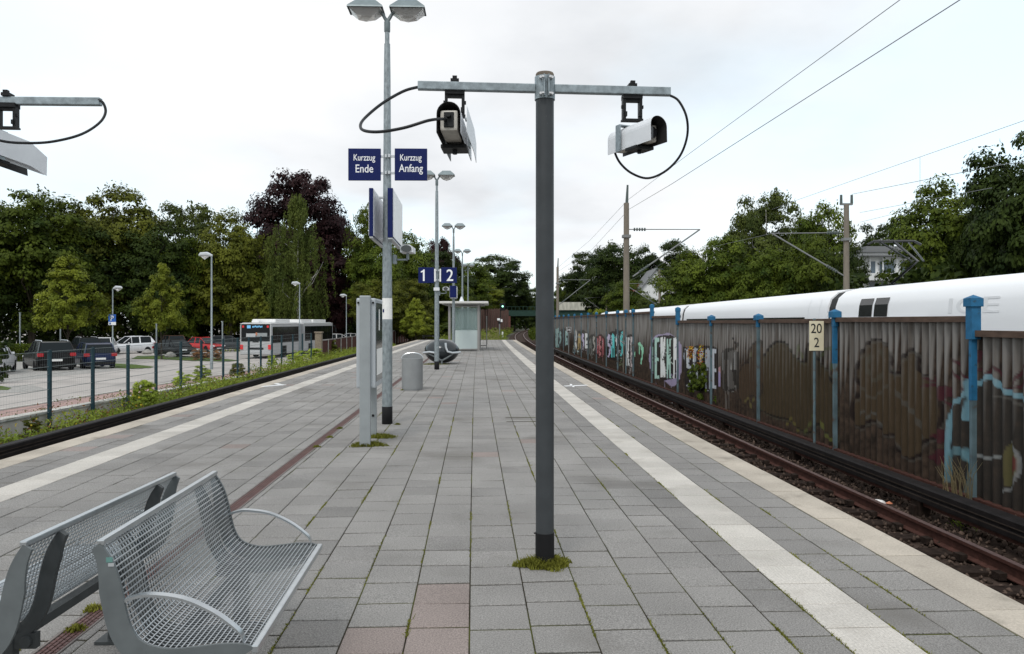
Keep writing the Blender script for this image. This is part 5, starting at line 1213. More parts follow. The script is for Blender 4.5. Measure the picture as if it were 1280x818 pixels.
# signal with green light at the platform end
ysg = 92.0; t = thing('railway_signal', 'railway signal showing a green light at the platform end', 'signal', (X_(624.5, ysg), ysg, -1.1))
b = MB(); b.tube([(0, 0, 0), (0, 0, 2.9)], .09, 8); b.build('mast', 'mast_metal', t)
b = MB(); b.box((.35, 0, 4.45), (.62, .2, .9), bev=.03); b.box((.1, 0.1, 3.4), (.10, .1, 1.4)); b.build('signal_head', 'black_plastic', t)
b = MB(); b.lathe([(0, 0), (.10, 0), (.10, .03)], 14); T = Matrix.Translation((.37, -.105, 4.52)) @ Matrix.Rotation(R(90), 4, 'X'); b.v = [tuple(T @ Vector(p)) for p in b.v]; b.build('green_light', 'signal_green', t)
b = MB(); b.box((-.12, -.12, 2.95), (.32, .04, .26)); b.box((.24, -.12, 2.80), (.22, .04, .34)); b.box((.36, -.12, 1.0), (.18, .04, .9)); b.build('marker_plate', 'sign_white', t)
b = MB(); b.box((0, -.1, 2.55), (.36, .05, .24)); b.build('lower_box', 'black_plastic', t)
# bridge
yb = 232.0
t = thing('railway_bridge', 'dark green girder bridge with pale parapet over the tracks', 'bridge', (0, yb, 0))
xa, xc = X_(630, yb), X_(768, yb)
b = MB(); b.box(((xa + xc) / 2, 0, 4.2), (xc - xa, 5, 1.5)); b.box(((xa + xc) / 2, 0, 3.35), (xc - xa, 6, .25)); b.build('girder', 'bridge_green', t)
b = MB(); b.box((X_(714, yb) + 2.0, -2.9, 6.2), (13, .4, 2.4)); b.build('parapet', 'bridge_concrete', t)
b = MB()
for k in range(30): b.box((xa + (xc - xa) * k / 29, -2.7, 5.5), (.12, .1, 1.2))
b.box(((xa + xc) / 2, -2.7, 6.05), (xc - xa, .12, .1)); b.build('hand_rail', 'bridge_green', t)
b = MB(); b.box((X_(632, yb) - 1.5, 1, 1.2), (6, 8, 4.6)); b.build('abutment', 'abutment', t); b = MB(); b.box((X_(744, yb) + 8, 1, 1.2), (8, 8, 4.6)); b.build('abutment', 'abutment', t)
# rust coloured noise wall left of the track beyond the platform
t = thing('rust_wall', 'rust red panelled wall left of the track beyond the platform', 'wall', (0, 0, 0))
pts = [(590, 415.5, 388, 104), (600, 415, 388.5, 118), (612, 414.2, 387, 136), (624, 413.4, 387, 160), (636, 412.5, 388, 188)]
for (a, ab, atp, ya), (c, cb, ctp, yc) in zip(pts, pts[1:]):
    for k in range(4):
        u0, u1 = k / 4, (k + 1) / 4; q = lambda u, s: at(a + (c - a) * u, (atp + (ctp - atp) * u) if s else (ab + 6), ya + (yc - ya) * u)
        p0, p1, z0, z1 = q(u0 + .02, 0), q(u1 - .02, 0), q(u0, 1).z, q(u1, 1).z
        b = MB(); b.add([(p0.x, p0.y, -1.6), (p1.x, p1.y, -1.6), (p1.x, p1.y, z1), (p0.x, p0.y, z0), (p0.x - .2, p0.y, -1.6), (p1.x - .2, p1.y, -1.6), (p1.x - .2, p1.y, z1), (p0.x - .2, p0.y, z0)], [(0, 1, 2, 3), (4, 7, 6, 5), (3, 2, 6, 7), (0, 3, 7, 4), (1, 5, 6, 2)]); b.build('panel', 'abutment', t)
        b = MB(); b.box((p0.x, p0.y, (z0 - 1.5) / 2 + .1), (.3, .3, z0 + 1.7)); b.build('post', 'coping', t)

# houses
def house(name, label, loc, w, d, h, rz, roofm, wins, gable=False, flat=False):
    t = thing(name, label, 'house', loc, rz)
    b = MB(); b.box((0, d / 2, h / 2), (w, d, h)); 
    if gable: b.prism([(-w / 2, h), (w / 2, h), (0, h + w * .62)], 'y', 0, d)
    b.build('wall', 'house_white', t)
    b = MB()
    if gable:
        for s in (-1, 1): b.add([(s * (w / 2 + .4), -.4, h - .45), (s * (w / 2 + .4), d + .4, h - .45), (0, d + .4, h + w * .62 + .16), (0, -.4, h + w * .62 + .16), (s * (w / 2 + .4), -.4, h - .25), (s * (w / 2 + .4), d + .4, h - .25), (0, d + .4, h + w * .62 + .36), (0, -.4, h + w * .62 + .36)], [(0, 1, 2, 3), (7, 6, 5, 4), (0, 3, 7, 4), (1, 5, 6, 2), (0, 4, 5, 1)])
    elif flat: b.box((0, d / 2, h + .15), (w + .8, d + .8, .3)); b.box((0, d / 2, h + .55), (w * .8, d * .8, .5))
    else: b.add([(-w / 2 - .4, -.4, h), (w / 2 + .4, -.4, h), (w / 2 + .4, d + .4, h), (-w / 2 - .4, d + .4, h), (-w * .3, d * .4, h + 1.6), (w * .3, d * .4, h + 1.6)], [(0, 1, 5, 4), (1, 2, 5), (2, 3, 4, 5), (3, 0, 4), (3, 2, 1, 0)])
    b.build('roof', roofm, t)
    for (x, z, ww, hh) in wins:
        b = MB(); b.box((x, -.03, z), (ww + .16, .08, hh + .16)); f = b.build('window', 'house_white', t); b = MB(); b.box((x, -.075, z), (ww, .03, hh)); b.build('pane', 'house_glass', f)
    return t
Yh = 88.0; hx = X_(1112, Yh); hz0 = -1.6
h1 = house('villa', 'white two storey house with balcony between the trees behind the train', (hx + 2.5, Yh, hz0), 12.0, 9, 11.2, 0, 'roof_grey',
      [(-4.5, 9.4, .62, 1.5), (-2.85, 9.4, 1.75, 1.5), (-.6, 9.4, 1.3, 1.5), (1.6, 9.4, 1.2, 1.5), (-4.4, 7.15, 1.0, 1.2), (-3.2, 7.15, .9, 1.2), (-2.0, 7.15, .9, 1.2), (-.4, 7.15, 1.1, 1.2)], flat=True)
b = MB(); b.box((-2.2, -.9, 8.28), (7.0, 1.7, .80)); b.build('balcony', 'house_white', h1); b = MB(); b.box((-1.2, -.5, 10.75), (9.6, 1.1, .14)); b.build('canopy', 'roof_grey', h1)
for k, x in enumerate((-4.9, -3.4, -1.8)): b = MB(); b.box((x, -.25, 9.5), (.14, .12, 2.2)); b.build('mullion', 'house_white', h1)
Yr = 128.0
house('gabled_house', 'white gabled house with dark roof edge behind the overhead masts', (X_(821, Yr), Yr, -1.6), 6.6, 9, 7.8, 0, 'roof_grey', [(-.5, 6.0, 1.1, 1.5), (.0, 9.2, .8, .9), (-1.0, 3.6, 1.3, 1.6)], gable=True)
house('red_roofed_house', 'white house with a red roof left of the gabled house', (X_(808, Yr + 4), Yr + 4, -1.6), 5.2, 7, 8.4, 0, 'roof_red', [(-1.3, 7.2, .8, 1.2), (-.2, 7.2, .8, 1.2), (.9, 7.2, .8, 1.2)])
house('garden_house', 'tiny white house behind the hedge left of the second lamp', (X_(531, 120), 120, -1.6), 2.2, 3, 2.7, 0, 'roof_grey', [(-.5, 1.9, .4, .6), (.4, 1.9, .4, .6)])
house('white_shed', 'long low white building just seen under the distant trees', (X_(548, 125), 125, -1.6), 3.5, 3, 1.9, 0, 'roof_grey', [(.3, 1.3, 1.2, .4)])

# ------------------------------------------------------------------ car park lamps, sign, poles
def park_lamp(px, by, ty, side, label):
    p = pk(px, by); zt = EYE - (ty - HY) / F * p.y
    t = thing('car_park_lamp', label, 'street lamp', p, 0, 'slim lamps of the car park'); h = zt - p.z
    b = MB(); b.lathe([(.085, 0), (.085, 1.3), (.055, 1.35), (.045, h)], 10); b.build('pole', 'galvanised', t, smooth=True)
    b = MB(); b.tube([(.05, 0, h), (side * .25, 0, h + .10), (side * .62, 0, h + .08), (side * .72, 0, h + .02)], [.06, .13, .12, .05], 8); b.build('lamp_head', 'sign_edge', t, smooth=True)
    b = MB(); b.tube([(side * .18, 0, h - .0), (side * .40, 0, h - .12), (side * .6, 0, h - .01)], [.05, .10, .05], 8); b.build('lamp_glass', 'lamp_glass', t, smooth=True); return t
park_lamp(264.5, 462, 320, -1, 'tall slim car park lamp standing left of the bus')
park_lamp(374.5, 444, 355, -1, 'slim car park lamp standing over the side of the bus')
park_lamp(433, 436, 370, -1, 'slim lamp just left of the information case')
pl_ = park_lamp(141, 451, 361, 1, 'slim lamp pole bearing the blue parking sign')
park_lamp(503.5, 428, 379, -1, 'small far lamp between the case and the second platform lamp')
q = pk(141, 451); t = thing('parking_sign', 'blue parking sign with white letter P and small white plate', 'sign', (q.x, q.y - .08, EYE - (398 - HY) / F * q.y), 0)
s_ = q.y / F
b = MB(); b.box((0, 0, 0), (9.2 * s_, .03, 9.4 * s_), bev=.01); b.build('board', 'parking_blue' if 'parking_blue' in M else mat('parking_blue', (.012, .10, .42), .4), t)
text('P', 'lettering', 'sign_white', t, h=6.3 * s_, squeeze=.95, T=Matrix.Translation((0, -.02, 0)))
b = MB(); b.box((0, 0, -6.6 * s_), (9.2 * s_, .03, 3.8 * s_)); b.build('plate', 'sign_white', t); b = MB(); b.box((-2.6 * s_, -.02, -6.6 * s_), (2.2 * s_, .01, 2.4 * s_)); b.build('symbol', mat('symbol_blue', (.03, .10, .3), .5), t)
for px, by, ty, lab in ((25, 452, 391, 'thin grey pole among the dark trees at far left'), (75.5, 450, 402, 'thin pole behind the black parked car'), (195.5, 452, 405, 'thin pole left of the black saloon car'), (278, 452, 402, 'thin grey pole between the red car and bus')):
    p = pk(px, by); h = EYE - (ty - HY) / F * p.y - p.z; b = MB(); b.tube([(0, 0, 0), (0, 0, h)], .05, 8); b.box((0, 0, h), (.12, .1, .03)); o = b.build('steel_pole', 'galvanised', smooth=True); o.location = p; setp(o, lab, 'pole')

# ------------------------------------------------------------------ vehicles (front is +Y)
paint_no = 0
def parked(kind, colour, label, p, rz, L_=4.4, W=1.8, H=1.48, metal=.3, rails=False, sc=1.0, group='cars in the car park'):
    t = thing('parked_car', label, 'car', p, rz, group); t.scale = (sc,) * 3
    pm_ = mat('car_paint', colour, .3, metal, coat=.1 if max(colour) < .1 else .25, nscale=3, namt=.04, spec=.12 if max(colour) < .1 else .3)
    h = L_ / 2; bl = H * .60
    # stations: y, belt height, roof height, kind of the face that starts here (g glass / p paint)
    if kind == 'suv': st = [(-h, .78, .78), (-h + .06, bl + .05, bl + .06), (-h + .42, bl + .06, H - .05), (-h + .62, bl + .05, H), (-h + 1.45, bl + .03, H + .01), (-h + 1.53, bl + .03, H + .01), (-h + 2.25, bl + .01, H - .02), (-h + 3.0, bl - .02, bl + .06), (h - .55, bl - .10, bl - .09), (h - .12, bl - .22, bl - .21), (h, .55, .56)]
    elif kind == 'estate': st = [(-h, .76, .76), (-h + .06, bl + .03, bl + .04), (-h + .36, bl + .03, H - .06), (-h + .60, bl + .02, H), (-h + 1.55, bl, H + .01), (-h + 1.63, bl, H + .01), (-h + 2.30, bl - .01, H - .03), (-h + 3.1, bl - .04, bl + .02), (h - .5, bl - .12, bl - .11), (h - .1, bl - .24, bl - .23), (h, .50, .51)]
    else: st = [(-h, .72, .72), (-h + .10, bl - .02, bl - .01), (-h + .62, bl, bl + .03), (-h + 1.25, bl, H - .02), (-h + 1.75, bl, H), (-h + 1.83, bl, H), (-h + 2.45, bl - .02, H - .04), (-h + 3.25, bl - .06, bl), (h - .5, bl - .14, bl - .13), (h - .1, bl - .25, bl - .24), (h, .48, .49)]
    hw = W / 2; b = MB(); vs = []; fs = []; n = len(st)
    def ring(i):
        y, be, ro = st[i]; e = min(1, (y + h) / .25 + .0, (h - y) / .5 + .0) if 0 < i < n - 1 else 0
        w = hw * (.86 + .14 * min(1, max(e, 0))); lo = .22 if 0 < i < n - 1 else .34
        return [(w * .90, lo), (w, lo + .16), (w * .995, be * .72), (w * .93, be), (-w * .93, be), (-w * .995, be * .72), (-w, lo + .16), (-w * .90, lo)]
    for i in range(n): vs += [(x, st[i][0], z) for x, z in ring(i)]
    for i in range(n - 1):
        for k in range(8): fs.append((i * 8 + k, i * 8 + (k + 1) % 8, (i + 1) * 8 + (k + 1) % 8, (i + 1) * 8 + k))
    fs += [tuple(range(8))[::-1], tuple(range((n - 1) * 8, n * 8))]
    b.add(vs, fs); body = b.build('body', pm_, t, smooth=True)
    # greenhouse: sloping glass all round, painted roof and pillars
    i0 = 1; i1 = 7; vs = []; fs = []; ms = []; b = MB()
    for i in range(i0, i1 + 1):
        y, be, ro = st[i]; wb = hw * .925; wr = hw * .74 if ro - be > .12 else hw * .90
        vs += [(wb, y, be - .01), (wr, y, ro), (-wr, y, ro), (-wb, y, be - .01)]
    for j in range(i1 - i0):
        a = 4 * j; glass_side = (st[i0 + j][2] - st[i0 + j][1] > .12 and st[i0 + j + 1][2] - st[i0 + j + 1][1] > .12 and st[i0 + j + 1][0] - st[i0 + j][0] > .15)
        tall0, tall1 = st[i0 + j][2] - st[i0 + j][1] > .12, st[i0 + j + 1][2] - st[i0 + j + 1][1] > .12
        fs.append((a, a + 1, a + 5, a + 4)); b_m = 0 if glass_side else (0 if tall0 != tall1 and st[i0 + j + 1][0] - st[i0 + j][0] > .5 else 1); ms.append(b_m)
        fs.append((a + 3, a + 7, a + 6, a + 2)); ms.append(b_m)
        fs.append((a + 1, a + 2, a + 6, a + 5)); ms.append(0 if tall0 != tall1 else 1)
    for f, m_ in zip(fs, ms): b.add([vs[i] for i in f], [(0, 1, 2, 3)], m_)
    b.build('cabin', ['car_glass', pm_], t, fix=False)
    bb = MB()                                        # roof and pillar strips standing a touch proud
    for s in (-1, 1):
        pts = [(s * hw * (.745 if st[i][2] - st[i][1] > .12 else .905), st[i][0], st[i][2] + .004) for i in range(i0, i1 + 1)]; bb.tube(pts, .03, 5)
        for i in (4, 6): bb.tube([(s * hw * .93, st[i][0], st[i][1]), (s * hw * .745, st[i][0], st[i][2])], .032, 5)
    bb.build('pillars', pm_ if not rails else pm_, t)
    if rails:
        bb = MB()
        for s in (-1, 1): bb.tube([(s * hw * .66, st[3][0] - .1, H + .0), (s * hw * .66, st[3][0], H + .06), (s * hw * .66, st[6][0] - .1, H + .06), (s * hw * .66, st[6][0], H - .02)], .025, 5)
        bb.build('roof_rail', 'sign_edge', t)
    for s in (-1, 1):
        for y in (-h + .80, h - .85):
            bb = MB(); bb.lathe([(.20, -.1), (.30, -.1), (.325, -.07), (.325, .07), (.30, .1), (.20, .1)], 18); T = Matrix.Translation((s * (hw - .10), y, .325)) @ Matrix.Rotation(R(90), 4, 'Y'); bb.v = [tuple(T @ Vector(q)) for q in bb.v]; wh = bb.build('wheel', 'tyre', t, smooth=True)
            bb = MB(); bb.lathe([(0, -.075), (.05, -.09), (.19, -.085), (.205, -.10), (.205, .10), (.19, .085), (.05, .09), (0, .075)], 10); bb.v = [tuple(T @ Vector(q)) for q in bb.v]; bb.build('rim', 'rim', wh)
        bb = MB(); z = bl - .06 if kind != 'saloon' else bl - .12; bb.box((s * hw * .82, -h + .055, z), (.30, .13, .19), bev=.03); bb.build('tail_light', 'tail_red', t)
        bb = MB(); bb.box((s * hw * .72, h - .16, bl - .27), (.38, .26, .14), bev=.04); bb.build('headlight', 'head_glass', t)
        bb = MB(); bb.box((s * (hw + .06), st[6][0] + .35, bl + .06), (.16, .10, .12), bev=.03); bb.build('mirror', pm_, t)
    bb = MB(); bb.box((0, -h - .015, .62), (.52, .02, .115)); bb.build('number_plate', 'plate', t); bb = MB(); bb.box((0, h + .01, .36), (.52, .02, .115)); bb.build('number_plate', 'plate', t)
    bb = MB(); bb.box((0, -h + .02, .36), (W * .84, .12, .16), bev=.02); bb.build('bumper', 'dark_trim', t); bb = MB(); bb.box((0, h - .03, .30), (W * .80, .10, .12), bev=.02); bb.build('bumper', 'dark_trim', t); bb = MB(); bb.box((0, h - .02, .50), (W * .5, .06, .12)); bb.build('grille', 'dark_trim', t)
    return t
def pv(px, py, dx=0): return pk(px, py)
BLK, NAVY, SIL, WHT, RED, GREY, BRN = (.007, .007, .008), (.008, .016, .055), (.72, .73, .75), (.78, .78, .79), (.48, .02, .022), (.06, .065, .07), (.07, .04, .03)
def place(px, by, back=2.1): p = pk(px, by); p2 = Vector((p.x * (1 + back / p.y), p.y + back, 0)); p2.z = zpark(p2.y); return p2
parked('suv', BLK, 'black estate car with silver roof rails seen from behind', place(60, 464.5), R(42), 4.6, 1.9, 1.62, rails=True)
parked('estate', NAVY, 'dark blue estate car parked right of the black one, seen from behind', place(116, 462.0), R(40), 4.2, 1.74, 1.50)
parked('suv', SIL, 'silver car cut off by the left edge behind a bush', place(-14, 470), R(24), 4.5, 1.85, 1.6)
parked('suv', BLK, 'black car half hidden behind the dark blue estate car', place(104, 446), R(44), 4.5, 1.85, 1.62, rails=True)
parked('suv', WHT, 'white car with dark windows behind the dark blue estate', place(131, 445), R(20), 4.5, 1.85, 1.60)
parked('suv', SIL, 'pale silver car seen three quarter from the front beside the parking sign', place(160, 442.5, 1.0), R(140), 4.5, 1.85, 1.60, sc=1.0)
parked('saloon', BLK, 'black saloon seen from the side, nose towards the brown shrubs', place(221, 446.5, .8), R(-124), 4.6, 1.82, 1.5)
parked('suv', BRN, 'brown car behind the black saloon', place(214, 440, 2.0), R(40), 4.4, 1.85, 1.62)
parked('saloon', RED, 'red car parked between the black saloon and the tall lamp', place(255, 440.5, 1.5), R(-118), 4.3, 1.8, 1.45)
parked('suv', GREY, 'dark car parked in the shade right of the red car', place(288, 440, 2.0), R(-60), 4.4, 1.82, 1.55)
parked('saloon', WHT, 'white car just in front of the bus, above the brown panel fence', place(424, 433.5, 2.0), R(-70), 4.4, 1.8, 1.5)
parked('saloon', WHT, 'white car beside the small lamp left of the information case', place(442, 432.5, 4.0), R(-75), 4.4, 1.8, 1.48)
parked('suv', GREY, 'grey car just right of the first lamp pole in the distance', place(497, 426.5, 2.0), R(-20), 4.4, 1.8, 1.6)
parked('estate', WHT, 'white car in the distance right of the first lamp pole', place(503, 425.5, 2.0), R(-60), 4.4, 1.8, 1.5)

# articulated bus
pb_ = pk(319.5, 448.7)
t = thing('articulated_bus', 'silver articulated bus with black rear window waiting in the car park', 'bus', (pb_.x, pb_.y, zpark(pb_.y)), R(-2.6))
def bus_section(y0, y1, nm, front=False):
    w, h0, h1 = 1.275, .32, 2.92
    prof = [(-w, h0), (-w, h1 - .18), (-w + .16, h1), (w - .16, h1), (w, h1 - .18), (w, h0)]
    b = MB(); b.prism(prof, 'y', y0, y1); s = b.build(nm, 'bus_silver', t)
    b = MB(); b.box((0, (y0 + y1) / 2, h1 - .06), (2.56, y1 - y0 + .01, .05)); b.box((0, (y0 + y1) / 2, h1 + .005), (2.2, y1 - y0 - .1, .03)); b.build('roof', 'bus_white', s)
    for sx in (-1, 1):
        b = MB(); b.box((sx * (w + .004), (y0 + y1) / 2 + .1, 1.92), (.012, y1 - y0 - .5, 1.35)); b.build('window_band', 'bus_black', s)
        for k in range(1, 5): b = MB(); y = y0 + (y1 - y0) * k / 5; b.box((sx * (w + .012), y, 1.92), (.008, .05, 1.3)); b.build('window_bar', 'dark_trim', s)
        for y in ((y0 + 3.1,) if not front else (y0 + 2.0, y1 - 2.4)):
            b = MB(); b.lathe([(.28, -.14), (.46, -.14), (.48, -.1), (.48, .1), (.46, .14), (.28, .14)], 18); T = Matrix.Translation((sx * (w - .11), y, .48)) @ Matrix.Rotation(R(90), 4, 'Y'); b.v = [tuple(T @ Vector(q)) for q in b.v]; wh = b.build('wheel', 'tyre', t, smooth=True)
            b = MB(); b.lathe([(0, -.11), (.27, -.12), (.29, -.14), (.29, .14), (.27, .12), (0, .11)], 12); b.v = [tuple(T @ Vector(q)) for q in b.v]; b.build('rim', 'rim', wh)
            b = MB(); b.box((sx * (w + .003), y, .62), (.010, 1.2, .72)); b.build('wheel_arch', 'dark_trim', s)
    return s
rs = bus_section(0, 7.0, 'rear_section'); fs_ = bus_section(8.3, 17.8, 'front_section', True)
b = MB()
for k in range(13):
    y = 7.02 + k * .104; b.box((0, y, 1.6), (2.42 if k % 2 else 2.30, .09, 2.5))
b.build('bellows', 'bellows', t)
b = MB(); b.box((0, -.012, 2.12), (2.36, .03, 1.40), bev=.01); rw_ = b.build('rear_window', 'bus_black', t)
b = MB(); b.box((-.55, -.032, 2.60), (.30, .012, .24)); b.build('route_number', 'bus_led', rw_)
b = MB()
for k, ww in enumerate((.10, .06, .08, .07, .09, .06, .08, .07)): b.box((-.2 + k * .105, -.032, 2.60 + .02 * (k % 3)), (ww, .012, .13))
b.build('destination', 'bus_led', rw_)
b = MB(); b.box((-.38, -.032, 1.92), (.78, .012, .28)); b.build('notice', 'sign_edge', rw_); b = MB(); b.box((.52, -.032, 1.95), (.90, .012, .30)); b.build('notice', 'case_post', rw_); b = MB(); b.box((.08, -.035, 2.02), (.14, .012, .24)); b.build('sticker', 'litter_orange', rw_)
for sx in (-1, 1):
    b = MB(); b.box((sx * 1.02, -.02, 2.62), (.16, .05, .18)); b.build('upper_tail_light', 'tail_lit', t)
    b = MB(); b.box((sx * 1.15, -.03, .95), (.22, .09, .38), bev=.03); b.build('tail_light', 'tail_lit' if sx < 2 else 'tail_red', t)
b = MB(); b.box((0, -.03, .50), (2.5, .12, .30), bev=.04); b.build('bumper', 'bus_silver', t)
b = MB(); b.box((0, -.02, .83), (1.3, .02, .16)); b.build('grille', 'dark_trim', t)
b = MB(); b.box((0, -.025, 1.38), (.5, .012, .06)); b.build('emblem', 'dark_trim', t)
b = MB(); b.box((-.35, 1.2, 3.02), (.6, .8, .16), bev=.04); b.build('roof_unit', 'bus_white', t)
for y, w, l in ((3.6, 2.0, 3.6), (10.2, 1.9, 3.2), (14.2, 2.0, 4.2)):
    b = MB(); b.box((0, y, 3.08), (w, l, .30), bev=.08); b.build('roof_unit', 'bus_white', t)
b = MB(); b.tube([(1.2, 17.8, 2.6), (1.45, 18.1, 2.55), (1.5, 18.15, 2.2)], .06, 6); b.box((1.5, 18.15, 2.1), (.2, .08, .45), bev=.03); b.build('mirror', 'black_plastic', t)
# boulders on the island
for px, py, s, lab in ((184, 443, .45, 'small pale boulder on the grass left of the black saloon'), (213, 447.5, .50, 'grey boulder in front of the black saloon'), (270.5, 447.5, .62, 'grey boulder at the foot of the tall lamp')):
    p = pk(px, py); b = MB(); b.lathe([(0, 0), (.8, .02), (1.0, .35), (.7, .75), (.25, .95), (0, 1.0)], 9); r = random.Random(px); b.v = [(x * s * r.uniform(.85, 1.15), y * s * r.uniform(.85, 1.15), z * s * r.uniform(.9, 1.1)) for x, y, z in b.v]; o = b.build('boulder', 'boulder', smooth=True); o.location = p; setp(o, lab, 'boulder')
# ------------------------------------------------------------------ trees and plants
def unit(r, n): v = r.normal(size=(n, 3)); return v / np.linalg.norm(v, axis=1, keepdims=True)
def crown_mesh(name, seed, style, n_leaf, leaf):
    # a crown about 10 m tall and 4 m in radius, made of clumps of leaves with gaps between them
    r = np.random.default_rng(seed); P_, N_, S_ = [], [], []
    if style == 'weeping':
        n_str = 260; per = n_leaf // n_str
        for k in range(n_str):
            a = r.uniform(0, 2 * np.pi); z0 = r.uniform(2.6, 9.9); a = (int(r.integers(0, 11)) * .571 + r.normal(0, .16)) % 6.283; rad = 3.8 * min(1, (10.15 - z0) / 5.6) ** .6 * r.uniform(.15, 1.0) * (1 + .25 * math.sin(2 * a + z0)); ln = r.uniform(1.0, 3.0) * (.5 + .5 * min(1, (10 - z0) / 4))
            u = r.random(per); x = rad * np.cos(a) * (1 + .12 * u) + r.normal(0, .12, per); y = rad * np.sin(a) * (1 + .12 * u) + r.normal(0, .12, per); z = z0 - ln * u + r.normal(0, .08, per)
            p = np.stack([x, y, z], 1); P_.append(p[p[:, 2] > 1.0]); 
        Pn = np.concatenate(P_); Nn = unit(r, len(Pn)); Nn[:, 2] *= .5
        v, f = leaves(r, Pn, Nn, leaf, .45)
    else:
        lobes = []
        nl = {'broad': 165, 'tall': 160, 'cone': 120, 'loose': 110, 'bush': 60, 'dome': 190}[style]
        while len(lobes) < nl:
            u = unit(r, 1)[0]; q = r.random() ** .45
            if style == 'cone':
                z = r.uniform(3.1, 9.7); u_ = (z - 3.1) / 6.8; a = r.uniform(0, 6.283); rad = 3.7 * (1 - u_) ** .62 * min(1, (u_ + .10) / .28) ** .5 * (1 + .18 * math.sin(3 * a + z * 1.3 + seed)); s = r.random() ** .42; lobes.append((rad * s * math.cos(a), rad * s * math.sin(a), z, r.uniform(.35, .95) * (.5 + .6 * (1 - u_)))); continue
            if style == 'dome': c, e, q = 5.0, (4.15, 4.15, 5.0), r.random() ** .25
            elif style == 'tall': c, e = 5.4, (3.6, 3.6, 4.5)
            elif style == 'bush': c, e = 4.7, (4.0, 4.0, 5.0)
            else: c, e = 5.6, (4.1, 4.1, 4.45)
            x, y, z = u[0] * q * e[0], u[1] * q * e[1], c + u[2] * q * e[2]
            wob = 1 + .16 * math.sin(3 * math.atan2(y, x) + seed) * math.sin(z * .9 + seed)
            lobes.append((x * wob, y * wob, z, r.uniform(.65, 1.25) * (1.0 if style != 'loose' else .8)))
        per = n_leaf // nl
        for (x, y, z, rad) in lobes:
            d = unit(r, per); d[:, 2] = np.where(d[:, 2] < -.3, -d[:, 2] * .5, d[:, 2]); rr_ = rad * r.random(per) ** .30
            p = np.array([x, y, z]) + d * rr_[:, None] * np.array([1.1, 1.1, .78 if style != 'cone' else 1.15]); out = p - np.array([0, 0, 5.0]); out /= np.linalg.norm(out, axis=1, keepdims=True) + 1e-6
            P_.append(p); N_.append(d * .8 + out * .3 + r.normal(0, .20, (per, 3)) + np.array([0, 0, .30]))
        if style in ('broad', 'tall', 'loose'):       # stray sprays breaking the outline
            for k in range(26 if style != 'loose' else 70):
                u = unit(r, 1)[0]; u[2] = abs(u[2]) * .9 + .05 if r.random() < .8 else u[2]; e = (4.0, 4.0, 4.15); c0 = np.array([u[0] * e[0], u[1] * e[1], 5.6 + u[2] * e[2]]); m = 34
                p = c0 + r.normal(0, .16, (m, 3)) + u[None] * r.uniform(-.5, .5, (m, 1)); P_.append(p); N_.append(unit(r, m))
        Pn = np.concatenate(P_); Nn = np.concatenate(N_); v, f = leaves(r, Pn, Nn, leaf, .62)
    me = bpy.data.meshes.new(name); k = len(f)
    me.vertices.add(len(v)); me.vertices.foreach_set('co', v.astype(np.float32).reshape(-1)); me.loops.add(4 * k); me.loops.foreach_set('vertex_index', f.astype(np.int32).reshape(-1))
    me.polygons.add(k); me.polygons.foreach_set('loop_start', np.arange(0, 4 * k, 4, dtype=np.int32)); me.materials.append(M['leaf_mid']); me.update(calc_edges=True); return me
def trunk_mesh(seed, slim=False):
    r = random.Random(seed); b = MB(); k = .55 if slim else 1
    b.tube([(0, 0, -.3), (.03, 0, 1.2), (.06, .05, 3.0), (-.05, .1, 5.0), (.05, 0, 7.2), (.0, .1, 8.8)], [.26 * k, .20 * k, .17 * k, .12 * k, .07 * k, .03 * k], 8)
    for i in range(9):
        z = r.uniform(2.0, 6.6); a = i * 2.4 + r.uniform(-.3, .3); l = r.uniform(1.6, 3.1) * (1 - .06 * z)
        b.tube([(0, 0, z), (l * .5 * math.cos(a), l * .5 * math.sin(a), z + l * .40), (l * math.cos(a), l * math.sin(a), z + l * .62), (l * 1.2 * math.cos(a + .2), l * 1.2 * math.sin(a + .2), z + l * .95)], [.085 * k, .06 * k, .04 * k, .015], 6)
    o = b.build('trunk', 'bark', smooth=True); me = o.data; bpy.data.objects.remove(o); return me
CR = {'broad': [crown_mesh('crown', s, 'broad', 40000, .24) for s in (1, 2, 3, 12)], 'tall': [crown_mesh('crown', s, 'tall', 38000, .24) for s in (4, 5)], 'cone': [crown_mesh('crown', s, 'cone', 20000, .24) for s in (6, 7)],
      'loose': [crown_mesh('crown', 8, 'loose', 20000, .22)], 'weeping': [crown_mesh('crown', 9, 'weeping', 26000, .19)], 'dome': [crown_mesh('crown', 14, 'dome', 46000, .23)], 'bush': [crown_mesh('crown', s, 'bush', 9000, .46) for s in (10, 11)]}
TR = [trunk_mesh(s) for s in (1, 2)] + [trunk_mesh(3, True)]
tn = 0
def tree(px, ty, hwpx, Y, style, leaf, label, group=None, name='tree', base=None, bark='bark', squash=1.0, trunk=True, cat='tree'):
    global tn; tn += 1
    x = X_(px, Y); z0 = (zpark(Y) if px < 600 and Y < 90 else -1.6) if base is None else base; h = EYE - (ty - HY) / F * Y - z0; s = hwpx / F * Y / 4.2
    t = thing(name, label, cat, (x, Y, z0), (tn * 2.399) % 6.28, group); t.scale = (s, s * squash, h / 10)
    me = CR[style][tn % len(CR[style])]; o = bpy.data.objects.new('crown' if name != 'shrub' else 'foliage', me); COL.objects.link(o); o.parent = t; o.material_slots[0].link = 'OBJECT'; o.material_slots[0].material = M[leaf]
    if trunk:
        w = bpy.data.objects.new('trunk', TR[tn % 2] if style not in ('cone', 'weeping') else TR[2]); COL.objects.link(w); w.parent = t
        if bark != 'bark': w.material_slots[0].link = 'OBJECT'; w.material_slots[0].material = M[bark]
    return t
GL, GR = 'trees behind the car park', 'trees beyond the railway on the right'
